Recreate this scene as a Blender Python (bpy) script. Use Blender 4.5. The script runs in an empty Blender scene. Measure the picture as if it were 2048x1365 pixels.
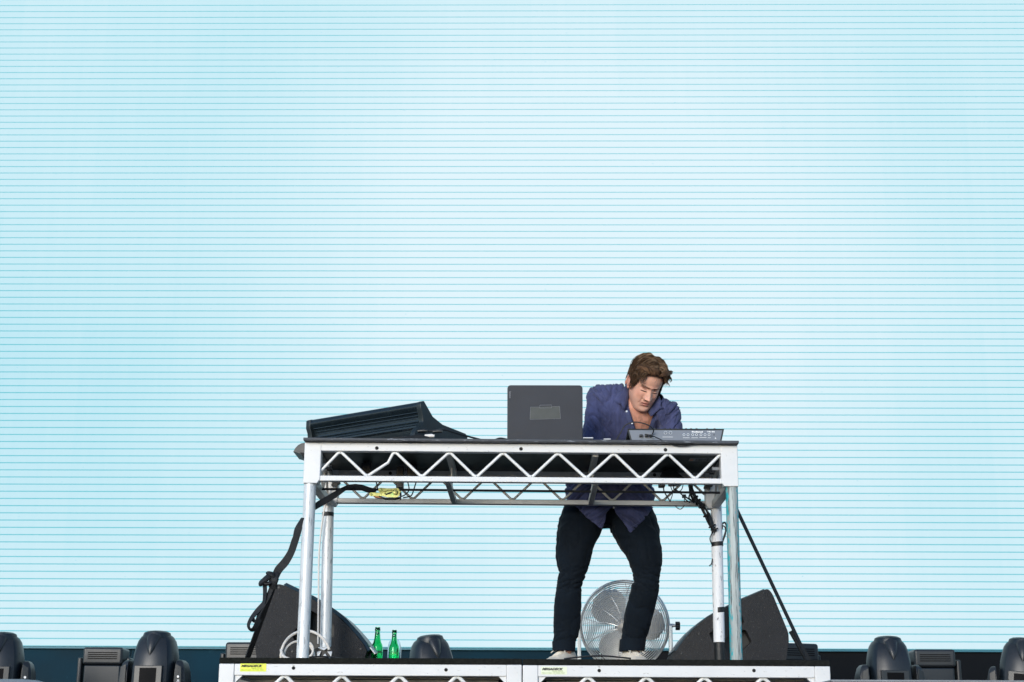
import bpy, bmesh, math, random
from mathutils import Vector, Matrix, noise
random.seed(7)
SC = bpy.context.scene
COL = SC.collection
R = math.radians

# ------------------------------------------------------------------ camera, world, sun, exposure
CAM_Y, CAM_Z = -7.0, -0.39
PITCH, YAW, ROLL, FPX = R(15.1), R(0.75), R(0.27), 3030.0
CAM_ROT = Matrix.Rotation(YAW, 4, 'Z') @ Matrix.Rotation(R(90) + PITCH, 4, 'X') @ Matrix.Rotation(ROLL, 4, 'Z')
cd = bpy.data.cameras.new('camera'); cam = bpy.data.objects.new('camera', cd); COL.objects.link(cam)
cam.matrix_world = Matrix.Translation((0, CAM_Y, CAM_Z)) @ CAM_ROT
cd.sensor_width = 36.0; cd.lens = FPX / 2048.0 * 36.0; cd.clip_start = 0.05; cd.clip_end = 400
cd.dof.use_dof = True; cd.dof.focus_distance = 7.4; cd.dof.aperture_fstop = 7.1
SC.camera = cam
W = bpy.data.worlds.new('World'); SC.world = W; W.use_nodes = True
nt = W.node_tree; bg = nt.nodes['Background']
sky = nt.nodes.new('ShaderNodeTexSky'); sky.sky_type = 'NISHITA'; sky.sun_disc = False
SUN_EL, SUN_AZ = R(13), R(203)          # azimuth clockwise from +Y: behind the camera, a little to its left
sky.sun_elevation = SUN_EL; sky.sun_rotation = SUN_AZ
sky.air_density = .8; sky.dust_density = .2; sky.ozone_density = 2.0
nt.links.new(sky.outputs[0], bg.inputs[0]); bg.inputs[1].default_value = 0.15
ld = bpy.data.lights.new('sun', 'SUN'); ld.energy = 1.5; ld.angle = R(24); ld.color = (1.0, .955, .89)
sun = bpy.data.objects.new('sun', ld); COL.objects.link(sun)
sdir = Vector((math.sin(SUN_AZ) * math.cos(SUN_EL), math.cos(SUN_AZ) * math.cos(SUN_EL), math.sin(SUN_EL)))
sun.rotation_euler = sdir.to_track_quat('Z', 'Y').to_euler(); sun.location = (0, -12, 14)
vs = SC.view_settings; vs.view_transform = 'Standard'; vs.look = 'None'; vs.gamma = 1; vs.use_curve_mapping = False
vs.exposure = 0.75
EXPO = 2 ** vs.exposure

def P(px, py, Y):
    """point of the place seen at photo pixel px, py and lying in the plane y = Y (measurement helper)"""
    d = CAM_ROT.to_3x3() @ Vector(((px - 1024) / FPX, -(py - 682.5) / FPX, -1.0))
    t = (Y - CAM_Y) / d.y
    return Vector((d.x * t, Y, CAM_Z + d.z * t))
def pix(v):
    q = CAM_ROT.to_3x3().transposed() @ (Vector(v) - Vector((0, CAM_Y, CAM_Z)))
    return (1024 + FPX * q.x / -q.z, 682.5 - FPX * q.y / -q.z)
def PX(px, Y, z):
    """X of the point at height z and depth Y that shows at column px"""
    d = CAM_ROT.to_3x3() @ Vector(((px - 1024) / FPX, 0, -1.0))
    py = 682.5
    for _ in range(6):
        v = P(px, py, Y); py = pix((v.x, Y, z))[1]
    return P(px, py, Y).x

# ------------------------------------------------------------------ materials
def _n(nt, t, **k):
    n = nt.nodes.new(t)
    for a, b in k.items(): setattr(n, a, b)
    return n
def mat(name, col, rough=.5, metal=0., var=.12, vs_=6., bump=0., bs=80., spot=None, ss=30., sthr=.62, stretch=(1, 1, 1), spec=.5, sheen=0., coat=0., detail=6):
    m = bpy.data.materials.new(name); m.use_nodes = True
    t = m.node_tree; b = t.nodes['Principled BSDF']
    b.inputs['Roughness'].default_value = rough; b.inputs['Metallic'].default_value = metal
    b.inputs['Specular IOR Level'].default_value = spec
    if sheen: b.inputs['Sheen Weight'].default_value = sheen
    if coat: b.inputs['Coat Weight'].default_value = coat
    tc = _n(t, 'ShaderNodeTexCoord'); mp = _n(t, 'ShaderNodeMapping'); mp.inputs['Scale'].default_value = stretch
    t.links.new(tc.outputs['Object'], mp.inputs[0])
    n1 = _n(t, 'ShaderNodeTexNoise'); n1.inputs['Scale'].default_value = vs_; n1.inputs['Detail'].default_value = detail
    t.links.new(mp.outputs[0], n1.inputs['Vector'])
    r = _n(t, 'ShaderNodeValToRGB')
    c = Vector(col)
    r.color_ramp.elements[0].position = .3; r.color_ramp.elements[1].position = .7
    r.color_ramp.elements[0].color = (*[max(0, x * (1 - var)) for x in col], 1)
    r.color_ramp.elements[1].color = (*[min(1, x * (1 + var)) for x in col], 1)
    t.links.new(n1.outputs['Fac'], r.inputs[0]); out = r.outputs[0]
    if spot:
        n2 = _n(t, 'ShaderNodeTexNoise'); n2.inputs['Scale'].default_value = ss; n2.inputs['Detail'].default_value = 8; n2.inputs['Roughness'].default_value = .7
        t.links.new(mp.outputs[0], n2.inputs['Vector'])
        mr = _n(t, 'ShaderNodeMapRange'); mr.inputs[1].default_value = sthr; mr.inputs[2].default_value = sthr + .07
        t.links.new(n2.outputs['Fac'], mr.inputs[0])
        mx = _n(t, 'ShaderNodeMix', data_type='RGBA'); t.links.new(mr.outputs[0], mx.inputs[0])
        t.links.new(out, mx.inputs[6]); mx.inputs[7].default_value = (*spot, 1); out = mx.outputs[2]
    t.links.new(out, b.inputs['Base Color'])
    rm = _n(t, 'ShaderNodeMapRange'); rm.inputs[3].default_value = rough * .85; rm.inputs[4].default_value = min(1, rough * 1.2)
    t.links.new(n1.outputs['Fac'], rm.inputs[0]); t.links.new(rm.outputs[0], b.inputs['Roughness'])
    if bump:
        n3 = _n(t, 'ShaderNodeTexNoise'); n3.inputs['Scale'].default_value = bs; n3.inputs['Detail'].default_value = 3
        t.links.new(mp.outputs[0], n3.inputs['Vector'])
        bp = _n(t, 'ShaderNodeBump'); bp.inputs['Strength'].default_value = bump; bp.inputs['Distance'].default_value = .004 if bump < 1 else .007
        t.links.new(n3.outputs['Fac'], bp.inputs['Height']); t.links.new(bp.outputs[0], b.inputs['Normal'])
    return m
MT = {}
MT['white_alu'] = mat('white_aluminium', (.68, .68, .675), .42, .0, .05, 5, .05, 60, (.34, .33, .31), 34, .605, (1, 1, 2.5))
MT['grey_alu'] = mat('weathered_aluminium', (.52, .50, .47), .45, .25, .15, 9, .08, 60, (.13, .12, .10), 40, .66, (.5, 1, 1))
MT['rod'] = mat('web_rod_aluminium', (.76, .76, .74), .38, .1, .06, 8, 0)
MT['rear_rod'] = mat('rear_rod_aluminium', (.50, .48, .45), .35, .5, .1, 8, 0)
MT['leg'] = mat('scuffed_leg_aluminium', (.66, .68, .69), .40, .15, .10, 14, .05, 40, (.20, .21, .22), 75, .565, (1, 1, .14))
MT['leg_white'] = mat('white_wrapped_leg', (.74, .75, .77), .55, .0, .05, 14, .05, 40, (.16, .16, .17), 50, .58, (1, 1, .35))
MT['ply_black'] = mat('black_ply_edge', (.045, .052, .062), .6, 0, .35, 20, .4, 90, (.22, .24, .27), 55, .56, (.35, 1, 2))
MT['carpet'] = mat('black_deck_carpet', (.013, .014, .012), .95, 0, .4, 60, .8, 300, (.05, .055, .045), 160, .60, spec=.1)
MT['ply_under'] = mat('deck_underside', (.010, .016, .015), .5, 0, .2, 4, .1, 30, (.06, .08, .07), 30, .70)
MT['hole'] = mat('dark_hole', (.006, .006, .006), .8, 0, 0)
MT['black_plastic'] = mat('black_plastic', (.008, .010, .012), .38, 0, .2, 30, .15, 400)
MT['black_matte'] = mat('black_matte', (.004, .005, .006), .75, 0, .2, 20, .2, 200)
MT['console'] = mat('console_shell', (.008, .014, .018), .26, 0, .25, 12, .1, 200, (.25, .28, .28), 42, .715, (.5, .5, 2))
MT['console_side'] = mat('console_side', (.011, .018, .021), .42, 0, .2, 12, .1, 200)
MT['cable'] = mat('black_cable', (.012, .013, .015), .45, 0, .1, 30, 0)
MT['white_cable'] = mat('white_cable', (.72, .68, .64), .5, 0, .06, 30, 0)
MT['chrome'] = mat('chrome_wire', (.60, .61, .62), .3, .5, .1, 30, 0)
MT['fan_blade'] = mat('fan_blade_grey', (.74, .735, .72), .4, .0, .06, 6, 0)
MT['fan_shell'] = mat('fan_stand_metal', (.55, .56, .57), .28, .7, .08, 10, 0)
MT['laptop'] = mat('laptop_lid', (.023, .027, .038), .45, .0, .12, 8, .04, 300, (.22, .23, .25), 130, .775, spec=.4)
MT['monitor'] = mat('textured_speaker_paint', (.030, .030, .032),   .62, 0, .12, 12, 1.0, 230, (.085, .085, .088), 110, .58, spec=.35)
MT['grille'] = mat('speaker_grille', (.03, .055, .075), .35, .3, .2, 30, .3, 400)
MT['recess'] = mat('recess_plastic', (.014, .015, .015), .5, 0, .2, 20, 0)
MT['head_grey'] = mat('moving_head_shell', (.015, .018, .022), .38, 0, .08, 8, .08, 250)
MT['head_dark'] = mat('moving_head_dark', (.006, .011, .017), .40, 0, .1, 8, .05, 250)
MT['lens'] = mat('lens_black', (.003, .003, .004), .6, 0, 0, spec=.1)
MT['strap'] = mat('black_webbing', (.007, .008, .010), .65, 0, .2, 30, .5, 260)
MT['zinc'] = mat('yellow_zinc', (.52, .50, .16), .35, .35, .25, 40, .1, 90, (.35, .62, .20), 22, .58)
MT['copper'] = mat('coppery_ratchet', (.42, .16, .07), .4, .4, .2, 40, 0)
MT['white_print'] = mat('white_print', (.80, .81, .82), .5, 0, .03)
MT['grey_print'] = mat('grey_print', (.30, .31, .34), .5, 0, .03)
MT['ink'] = mat('black_ink', (.012, .012, .010), .6, 0, .03)
MT['green_ink'] = mat('green_ink', (.25, .36, .08), .6, 0, .03)
MT['yellow_label'] = mat('yellow_label', (.80, .85, .07), .5, 0, .06, 30)
MT['faded_label'] = mat('faded_label', (.74, .78, .58), .5, 0, .05, 60, 0)
MT['synth'] = mat('synth_panel', (.16, .18, .215), .45, .15, .05, 20, 0)
MT['synth_dark'] = mat('synth_dark', (.014, .016, .018), .5, 0, .1, 20, 0)
MT['tape'] = mat('black_gaffer', (.006, .007, .008), .5, 0, .2, 40, .3, 120)
MT['shoe'] = mat('off_white_canvas', (.68, .63, .55), .85, 0, .07, 25, .5, 260)
MT['sole'] = mat('shoe_sole', (.70, .68, .62), .6, 0, .05, 20, 0)
MT['lace'] = mat('shoe_lace', (.74, .69, .60), .85, 0, .06, 40, .3, 300)
MT['trouser'] = mat('dark_navy_cotton', (.0045, .0085, .0145), .85, 0, .3, 7, .25, 320, sheen=.03, spec=.15)
MT['shirt'] = mat('navy_linen', (.054, .062, .142), .85, 0, .25, 22, .5, 420, (.080, .088, .18), 60, .60, (1, 1, .45), sheen=.12, spec=.25)
MT['shirt_seam'] = mat('navy_linen_seam', (.058, .070, .150), .85, 0, .15, 30, .5, 400, sheen=.2, spec=.25)
MT['concrete'] = mat('pale_bounce_ground', (.36, .36, .36), .95, 0, .2, 2, .3, 20)  # unseen ground, its tone raised to bounce light up onto the stage
MT['stage_floor'] = mat('stage_floor_black', (.035, .037, .04), .6, 0, .3, 3, .2, 60)
MT['skirt_reflect'] = mat('blue_reflection_panel', (.003, .024, .040), .6, 0, .25, 2.2, .1, 8, (.010, .050, .075), 9, .60, spec=.08)  # blue base colour stands in for reflections on the dark boards
MT['skirt_black'] = mat('black_panel', (.0015, .0025, .0045), .5, 0, .3, 2.2, .1, 8, spec=.12)
MT['rim_blue'] = mat('blue_cyan_edge', (.03, .16, .21), .5, 0, .1)
MT['joist'] = mat('deck_joist', (.27, .255, .225), .55, .1, .12, 7, .1, 40, (.12, .11, .09), 30, .66, (.3, 1, 1))
MT['case_grey'] = mat('grey_case', (.27, .28, .29), .5, .2, .1, 10, 0)
MT['hairdark'] = mat('scalp_hair', (.040, .022, .012), .6, 0, .3, 60, .5, 300, stretch=(1, 1, .3))
# patinated leg: grey aluminium with teal paint left along its flanks
def patina():
    m = mat('patinated_leg', (.36, .40, .39), .6, .1, .38, 55, .15, 60, (.09, .10, .10), 90, .54, (1, 1, .05))
    t = m.node_tree; b = t.nodes['Principled BSDF']; src = b.inputs['Base Color'].links[0].from_socket
    tc = _n(t, 'ShaderNodeTexCoord'); sp = _n(t, 'ShaderNodeSeparateXYZ'); t.links.new(tc.outputs['Object'], sp.inputs[0])
    ab = _n(t, 'ShaderNodeMath', operation='ABSOLUTE'); t.links.new(sp.outputs[0], ab.inputs[0])
    mp = _n(t, 'ShaderNodeMapping'); mp.inputs['Scale'].default_value = (1, 1, .25); t.links.new(tc.outputs['Object'], mp.inputs[0])
    n = _n(t, 'ShaderNodeTexNoise'); n.inputs['Scale'].default_value = 150; n.inputs['Detail'].default_value = 6; t.links.new(mp.outputs[0], n.inputs['Vector'])
    n5 = _n(t, 'ShaderNodeTexNoise'); n5.inputs['Scale'].default_value = 5; t.links.new(tc.outputs['Object'], n5.inputs['Vector'])
    a = _n(t, 'ShaderNodeMath', operation='MULTIPLY_ADD'); t.links.new(n.outputs['Fac'], a.inputs[0]); a.inputs[1].default_value = .060; t.links.new(ab.outputs[0], a.inputs[2])
    a2 = _n(t, 'ShaderNodeMath', operation='MULTIPLY_ADD'); t.links.new(n5.outputs['Fac'], a2.inputs[0]); a2.inputs[1].default_value = .014; t.links.new(a.outputs[0], a2.inputs[2])
    mr = _n(t, 'ShaderNodeMapRange'); mr.inputs[1].default_value = .0570; mr.inputs[2].default_value = .0625; t.links.new(a2.outputs[0], mr.inputs[0])
    mx = _n(t, 'ShaderNodeMix', data_type='RGBA'); t.links.new(mr.outputs[0], mx.inputs[0]); t.links.new(src, mx.inputs[6]); mx.inputs[7].default_value = (.02, .36, .40, 1)
    t.links.new(mx.outputs[2], b.inputs['Base Color']); return m
MT['patina'] = patina()
def glass(name, col, rough=.03, ior=1.5):
    m = bpy.data.materials.new(name); m.use_nodes = True; b = m.node_tree.nodes['Principled BSDF']
    b.inputs['Base Color'].default_value = (*col, 1); b.inputs['Roughness'].default_value = rough
    b.inputs['Transmission Weight'].default_value = 1; b.inputs['IOR'].default_value = ior
    return m
MT['green_glass'] = glass('green_glass', (.08, .74, .34), .04, 1.45)
MT['clear_plastic'] = glass('clear_plastic', (.85, .93, .97), .05, 1.2)
# the LED wall shows a pale cyan picture: white light in the middle and right, deeper cyan to the left
def led(name, dim, lo=(.40, .74, .86, 1), mi=(.56, .82, .905, 1), hi=(.735, .895, .960, 1)):
    m = bpy.data.materials.new(name); m.use_nodes = True; t = m.node_tree; b = t.nodes['Principled BSDF']
    b.inputs['Base Color'].default_value = (.01, .012, .014, 1); b.inputs['Roughness'].default_value = .7; b.inputs['Specular IOR Level'].default_value = .1
    g = _n(t, 'ShaderNodeNewGeometry'); sp = _n(t, 'ShaderNodeSeparateXYZ'); t.links.new(g.outputs['Position'], sp.inputs[0])
    def blob(cx, cz, rx, rz):
        s = _n(t, 'ShaderNodeVectorMath', operation='SUBTRACT'); t.links.new(g.outputs['Position'], s.inputs[0]); s.inputs[1].default_value = (cx, 0, cz)
        mu = _n(t, 'ShaderNodeVectorMath', operation='MULTIPLY'); t.links.new(s.outputs[0], mu.inputs[0]); mu.inputs[1].default_value = (1 / rx, 0, 1 / rz)
        L = _n(t, 'ShaderNodeVectorMath', operation='LENGTH'); t.links.new(mu.outputs[0], L.inputs[0])
        r = _n(t, 'ShaderNodeMapRange', interpolation_type='SMOOTHERSTEP'); r.inputs[1].default_value = 1; r.inputs[2].default_value = 0; t.links.new(L.outputs['Value'], r.inputs[0])
        return r.outputs[0]
    def add(a, b_, k):
        n = _n(t, 'ShaderNodeMath', operation='MULTIPLY_ADD'); t.links.new(b_, n.inputs[0]); n.inputs[1].default_value = k
        if isinstance(a, float): n.inputs[2].default_value = a
        else: t.links.new(a, n.inputs[2])
        return n.outputs[0]
    f = .41
    f = add(f, blob(.6, 3.4, 4.6, 4.8), .40)
    f = add(f, blob(.3, 3.8, 2.6, 2.8), .07)
    f = add(f, blob(-3.6, .55, 3.0, .9), .16)
    f = add(f, blob(1.6, .5, 4.5, 1.1), .22)
    f = add(f, blob(-4.4, 2.3, 2.4, 2.2), -.13)
    f = add(f, blob(4.4, 3.6, 1.6, 3.6), .06)
    nz = _n(t, 'ShaderNodeTexNoise'); nz.inputs['Scale'].default_value = .55; nz.inputs['Detail'].default_value = 2; t.links.new(g.outputs['Position'], nz.inputs['Vector'])
    f = add(f, nz.outputs['Fac'], .22)
    # soft pixel columns and rows
    mp = _n(t, 'ShaderNodeMapping'); mp.inputs['Scale'].default_value = (60, 1, 160); t.links.new(g.outputs['Position'], mp.inputs[0])
    n2 = _n(t, 'ShaderNodeTexNoise'); n2.inputs['Scale'].default_value = 1; n2.inputs['Detail'].default_value = 1; t.links.new(mp.outputs[0], n2.inputs['Vector'])
    f = add(f, n2.outputs['Fac'], .14)
    mpb = _n(t, 'ShaderNodeMapping'); mpb.inputs['Scale'].default_value = (14, 1, .5); t.links.new(g.outputs['Position'], mpb.inputs[0])
    n4 = _n(t, 'ShaderNodeTexNoise'); n4.inputs['Scale'].default_value = 1; n4.inputs['Detail'].default_value = 2; t.links.new(mpb.outputs[0], n4.inputs['Vector'])
    f = add(f, n4.outputs['Fac'], .10)
    # cabinets of half a metre are matched only roughly in brightness
    mpc = _n(t, 'ShaderNodeMapping'); mpc.inputs['Scale'].default_value = (1.35, 0, 1.0); t.links.new(g.outputs['Position'], mpc.inputs[0])
    fl_ = _n(t, 'ShaderNodeVectorMath', operation='FLOOR'); t.links.new(mpc.outputs[0], fl_.inputs[0])
    wn = _n(t, 'ShaderNodeTexWhiteNoise', noise_dimensions='3D'); t.links.new(fl_.outputs[0], wn.inputs['Vector'])
    f = add(f, wn.outputs['Value'], .045)
    mpd = _n(t, 'ShaderNodeMapping'); mpd.inputs['Scale'].default_value = (130, 0, 150); t.links.new(g.outputs['Position'], mpd.inputs[0])
    fd = _n(t, 'ShaderNodeVectorMath', operation='FLOOR'); t.links.new(mpd.outputs[0], fd.inputs[0])
    wd = _n(t, 'ShaderNodeTexWhiteNoise', noise_dimensions='3D'); t.links.new(fd.outputs[0], wd.inputs['Vector'])
    gt = _n(t, 'ShaderNodeMath', operation='GREATER_THAN'); t.links.new(wd.outputs['Value'], gt.inputs[0]); gt.inputs[1].default_value = .99993
    f = add(f, gt.outputs[0], -.8)
    cr = _n(t, 'ShaderNodeValToRGB'); t.links.new(f, cr.inputs[0]); e = cr.color_ramp.elements
    e[0].position = .30; e[0].color = lo; e[1].position = 1.0; e[1].color = hi
    q = e.new(.62); q.color = mi
    t.links.new(cr.outputs[0], b.inputs['Emission Color'])
    b.inputs['Emission Strength'].default_value = dim / EXPO
    return m
MT['led'] = led('led_face', 1.0)
MT['gap_glow'] = led('gap_glow', 1.0, (.08, .52, .62, 1), (.15, .57, .67, 1), (.23, .62, .72, 1))  # emission here stands in for strip light bleeding into the gaps

# ------------------------------------------------------------------ mesh building
class MB:
    def __init__(s): s.v = []; s.f = []
    def add(s, vs, fs):
        o = len(s.v); s.v += [Vector(x) for x in vs]; s.f += [tuple(i + o for i in q) for q in fs]; return s
    def box(s, c, d, m=None):
        c = Vector(c); h = [x / 2 for x in d]
        vs = [Vector((x, y, z)) for x in (-h[0], h[0]) for y in (-h[1], h[1]) for z in (-h[2], h[2])]
        if m is not None: vs = [m @ v for v in vs]
        return s.add([v + c for v in vs], [(0, 1, 3, 2), (4, 6, 7, 5), (0, 4, 5, 1), (2, 3, 7, 6), (0, 2, 6, 4), (1, 5, 7, 3)])
    def rings(s, rs, cap=True, closed=False):
        n = len(rs[0]); fs = []; k = len(rs)
        for i in range(k if closed else k - 1):
            for j in range(n):
                a, b = i * n + j, i * n + (j + 1) % n; i2 = (i + 1) % k
                fs.append((a, b, i2 * n + (j + 1) % n, i2 * n + j))
        if cap and not closed: fs += [tuple(reversed(range(n))), tuple(range((k - 1) * n, k * n))]
        return s.add([p for r in rs for p in r], fs)
    def tube(s, pts, r, n=8, closed=False, cap=True, flat=1.0, up=None):
        pts = [Vector(p) for p in pts]; k = len(pts)
        rad = r if isinstance(r, (list, tuple)) else [r] * k
        rs = []; prev = None
        for i, p in enumerate(pts):
            if closed: t = pts[(i + 1) % k] - pts[i - 1]
            else: t = pts[min(i + 1, k - 1)] - pts[max(i - 1, 0)]
            if t.length < 1e-9: t = Vector((0, 0, 1))
            t.normalize()
            if prev is None:
                a = Vector(up) if up else (Vector((0, 0, 1)) if abs(t.z) < .9 else Vector((1, 0, 0)))
                u = (a - t * a.dot(t)).normalized()
            else:
                u = prev - t * prev.dot(t)
                u = u.normalized() if u.length > 1e-6 else t.orthogonal().normalized()
            prev = u; w = t.cross(u)
            rs.append([p + u * math.cos(2 * math.pi * j / n) * rad[i] * flat + w * math.sin(2 * math.pi * j / n) * rad[i] for j in range(n)])
        return s.rings(rs, cap, closed)
    def lathe(s, prof, c=(0, 0, 0), n=24, axis=None, cap=True):
        c = Vector(c); M_ = Matrix.Identity(3) if axis is None else Vector(axis).normalized().to_track_quat('Z', 'Y').to_matrix()
        return s.rings([[c + M_ @ Vector((r * math.cos(2 * math.pi * j / n), r * math.sin(2 * math.pi * j / n), z)) for j in range(n)] for r, z in prof], cap)
    def prism(s, poly, ext):
        """poly: list of 3D points (planar loop), ext: extrusion vector"""
        n = len(poly); e = Vector(ext); a = [Vector(p) for p in poly]; b = [p + e for p in a]
        return s.add(a + b, [tuple(reversed(range(n))), tuple(range(n, 2 * n))] + [(i, (i + 1) % n, n + (i + 1) % n, n + i) for i in range(n)])
    def ribbon(s, pts, wid, thick=.003):
        """flat band along pts; wid: list of (half-width vectors)"""
        k = len(pts); rs = []
        for i in range(k):
            p = Vector(pts[i]); t = (Vector(pts[min(i + 1, k - 1)]) - Vector(pts[max(i - 1, 0)])).normalized()
            w = Vector(wid[i]) if isinstance(wid, list) else Vector(wid)
            nn = t.cross(w).normalized() * thick / 2
            rs.append([p - w - nn, p + w - nn, p + w + nn, p - w + nn])
        return s.rings(rs)
    def blob(s, c, r, n=10):
        """ellipsoid"""
        c = Vector(c); r = Vector(r) if not isinstance(r, (int, float)) else Vector((r, r, r))
        prof = [(math.sin(math.pi * i / n) + 1e-4, -math.cos(math.pi * i / n)) for i in range(n + 1)]
        return s.rings([[c + Vector((a * math.cos(2 * math.pi * j / (2 * n)) * r.x, a * math.sin(2 * math.pi * j / (2 * n)) * r.y, z * r.z)) for j in range(2 * n)] for a, z in prof])
    def mesh(s, name, off=Vector((0, 0, 0))):
        me = bpy.data.meshes.new(name); me.from_pydata([tuple(v - off) for v in s.v], [], s.f); me.validate(); me.update()
        bm = bmesh.new(); bm.from_mesh(me); bmesh.ops.recalc_face_normals(bm, faces=bm.faces); bm.to_mesh(me); bm.free()
        return me
    def build(s, name, m, parent=None, smooth=False, bevel=0, seg=2, sub=0, label=None, origin=None):
        if parent is not None: off = base(parent) if origin is None else Vector(origin)
        elif origin is not None: off = Vector(origin)
        else:
            xs = [v.x for v in s.v]; ys = [v.y for v in s.v]; zs = [v.z for v in s.v]
            off = Vector(((min(xs) + max(xs)) / 2, (min(ys) + max(ys)) / 2, min(zs)))
        me = s.mesh(name, off)
        return put(name, me, m, parent, smooth, bevel, seg, sub, label, off)
BASE = {}
def base(o): return BASE.get(o.name, Vector((0, 0, 0)))
def put(name, me, m, parent=None, smooth=False, bevel=0, seg=2, sub=0, label=None, off=Vector((0, 0, 0))):
    o = bpy.data.objects.new(name, me); COL.objects.link(o)
    if m is not None and not me.materials: me.materials.append(MT[m] if isinstance(m, str) else m)
    if smooth:
        me.polygons.foreach_set('use_smooth', [True] * len(me.polygons))
    if parent is not None: o.parent = parent; o.location = off - base(parent)
    else: o.location = off
    BASE[o.name] = Vector(off)
    if bevel:
        b = o.modifiers.new('bevel', 'BEVEL'); b.width = bevel; b.segments = seg; b.limit_method = 'ANGLE'; b.angle_limit = R(35)
        me.polygons.foreach_set('use_smooth', [True] * len(me.polygons))
        w = o.modifiers.new('wn', 'WEIGHTED_NORMAL'); w.keep_sharp = False
    elif smooth:
        try: me.set_sharp_from_angle(angle=R(42))
        except Exception: pass
    if sub: q = o.modifiers.new('sub', 'SUBSURF'); q.levels = sub; q.render_levels = sub
    if label: o['label'] = label
    return o
def thing(name, loc, label, cat, group=None, rot=None):
    o = bpy.data.objects.new(name, None); COL.objects.link(o); o.empty_display_size = .1
    o.location = loc; BASE[o.name] = Vector(loc)
    if rot: o.rotation_euler = rot; 
    tag(o, label, cat, group); return o
def tag(o, label=None, cat=None, group=None, kind=None):
    if label: o['label'] = label
    if cat: o['category'] = cat
    if group: o['group'] = group
    if kind: o['kind'] = kind
    return o
def local(o): BASE[o.name] = Vector((0, 0, 0)); return o   # parts of this thing are given in its own coordinates
def text(name, s_, size, loc, m, parent, shear=0, rot=(R(90), 0, 0), sx=1., ext=.0004, bold=0.0, align='LEFT'):
    c = bpy.data.curves.new(name, 'FONT'); c.body = s_; c.size = size; c.shear = shear; c.extrude = ext; c.offset = bold; c.align_x = align; c.resolution_u = 3
    t = bpy.data.objects.new('tmp', c); COL.objects.link(t); dg = bpy.context.evaluated_depsgraph_get()
    me = bpy.data.meshes.new_from_object(t.evaluated_get(dg)); bpy.data.objects.remove(t)
    M4 = Matrix.Translation(Vector(loc) - base(parent)) @ Matrix(((1, 0, 0, 0), (0, 1, 0, 0), (0, 0, 1, 0), (0, 0, 0, 1))) @ __import__('mathutils').Euler(rot).to_matrix().to_4x4() @ Matrix.Diagonal((sx, 1, 1, 1))
    me.transform(M4); me.materials.clear()
    o = bpy.data.objects.new(name, me); COL.objects.link(o); me.materials.append(MT[m]); o.parent = parent
    return o
def evalmesh(me, mods):
    o = bpy.data.objects.new('tmp', me); COL.objects.link(o)
    for ty, kw in mods:
        q = o.modifiers.new(ty, ty)
        for a, b in kw.items(): setattr(q, a, b)
    dg = bpy.context.evaluated_depsgraph_get(); dg.update()
    r = bpy.data.meshes.new_from_object(o.evaluated_get(dg)); bpy.data.objects.remove(o); return r
def cut(me, cutter):
    c = bpy.data.objects.new('cut', cutter); COL.objects.link(c)
    r = evalmesh(me, [('BOOLEAN', dict(operation='DIFFERENCE', object=c, solver='EXACT'))]); bpy.data.objects.remove(c); return r
def spline(pts, n=8):
    pts = [Vector(p) for p in pts]; out = []
    q = [pts[0] * 2 - pts[1]] + pts + [pts[-1] * 2 - pts[-2]]
    for i in range(1, len(q) - 2):
        for k in range(n):
            t = k / n; a, b, c, d = q[i - 1], q[i], q[i + 1], q[i + 2]
            out.append(.5 * ((2 * b) + (c - a) * t + (2 * a - 5 * b + 4 * c - d) * t * t + (3 * b - a - 3 * c + d) * t ** 3))
    out.append(pts[-1]); return out

# ------------------------------------------------------------------ the setting
FLOOR = -.42
g = MB().box((0, 20, -2.05), (300, 300, .1)).build('ground', 'concrete'); tag(g, kind='structure')
sf = MB().box((0, 2.0, FLOOR - .1), (24, 9.0, .2)).build('stage_floor', 'stage_floor'); tag(sf, kind='structure')
sk = MB().box((0, -2.42, (FLOOR - .2 - 2.0) / 2), (24, .04, 2.0 - .2 + FLOOR)).build('stage_front', 'skirt_black'); tag(sk, kind='structure')

# LED screen
SY = 5.0
zb = P(1024, 1296, SY).z
PITCHZ = .0580
scr = thing('led_screen', (0, SY, zb), 'huge pale cyan video screen made of horizontal light strips behind the performer', 'video screen')
NS = 112; SW = 16.0
strip = MB().box((0, 0, 0), (SW, .005, PITCHZ - .0088)).mesh('led_strip')
strip.materials.append(MT['led'])
for i in range(NS):
    o = bpy.data.objects.new('led_strip', strip); COL.objects.link(o); o.parent = scr; o.location = (0, 0, PITCHZ * (i + .5))
MB().box((0, SY + .0115, zb + NS * PITCHZ / 2), (SW, .016, NS * PITCHZ)).build('gap_panel', 'gap_glow', scr)
MB().box((0, SY + .09, zb + NS * PITCHZ / 2), (SW + .05, .10, NS * PITCHZ + .06)).build('rear_frame', 'black_matte', scr)
MB().box((0, SY + .01, zb - .012), (SW + .05, .05, .014)).build('bottom_trim', 'rim_blue', scr)
bl = MB().tube([(-SW / 2, SY + .3, 3.4), (-SW / 2, SY + .3, FLOOR)], .06, 8)
for x in (-7.6, -3.8, 3.8, 7.6):
    MB().tube([(x, SY + .22, zb + NS * PITCHZ), (x, SY + .22, FLOOR)], .05, 8).build('support_post', 'grey_alu', scr, smooth=True)
# cladding below the screen: separate boards, reflections painted in as slate blue on the left and centre, black on the right
xr = P(1330, 1320, SY).x
wall = thing('base_wall', (0, SY + .03, FLOOR), 'low wall of black boards, slate blue where reflections are painted in, under the video screen', 'wall')
x = -8.0; i = 0
while x < 8.0 - .01:
    w = 1.22
    mm = 'skirt_reflect' if x + w / 2 < xr else 'skirt_black'
    o = MB().box((x + w / 2, SY + .03, (FLOOR + zb - .022) / 2), (w - .006, .03, zb - .022 - FLOOR)).build('board', mm, wall, bevel=.002)
    x += w; i += 1

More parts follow.
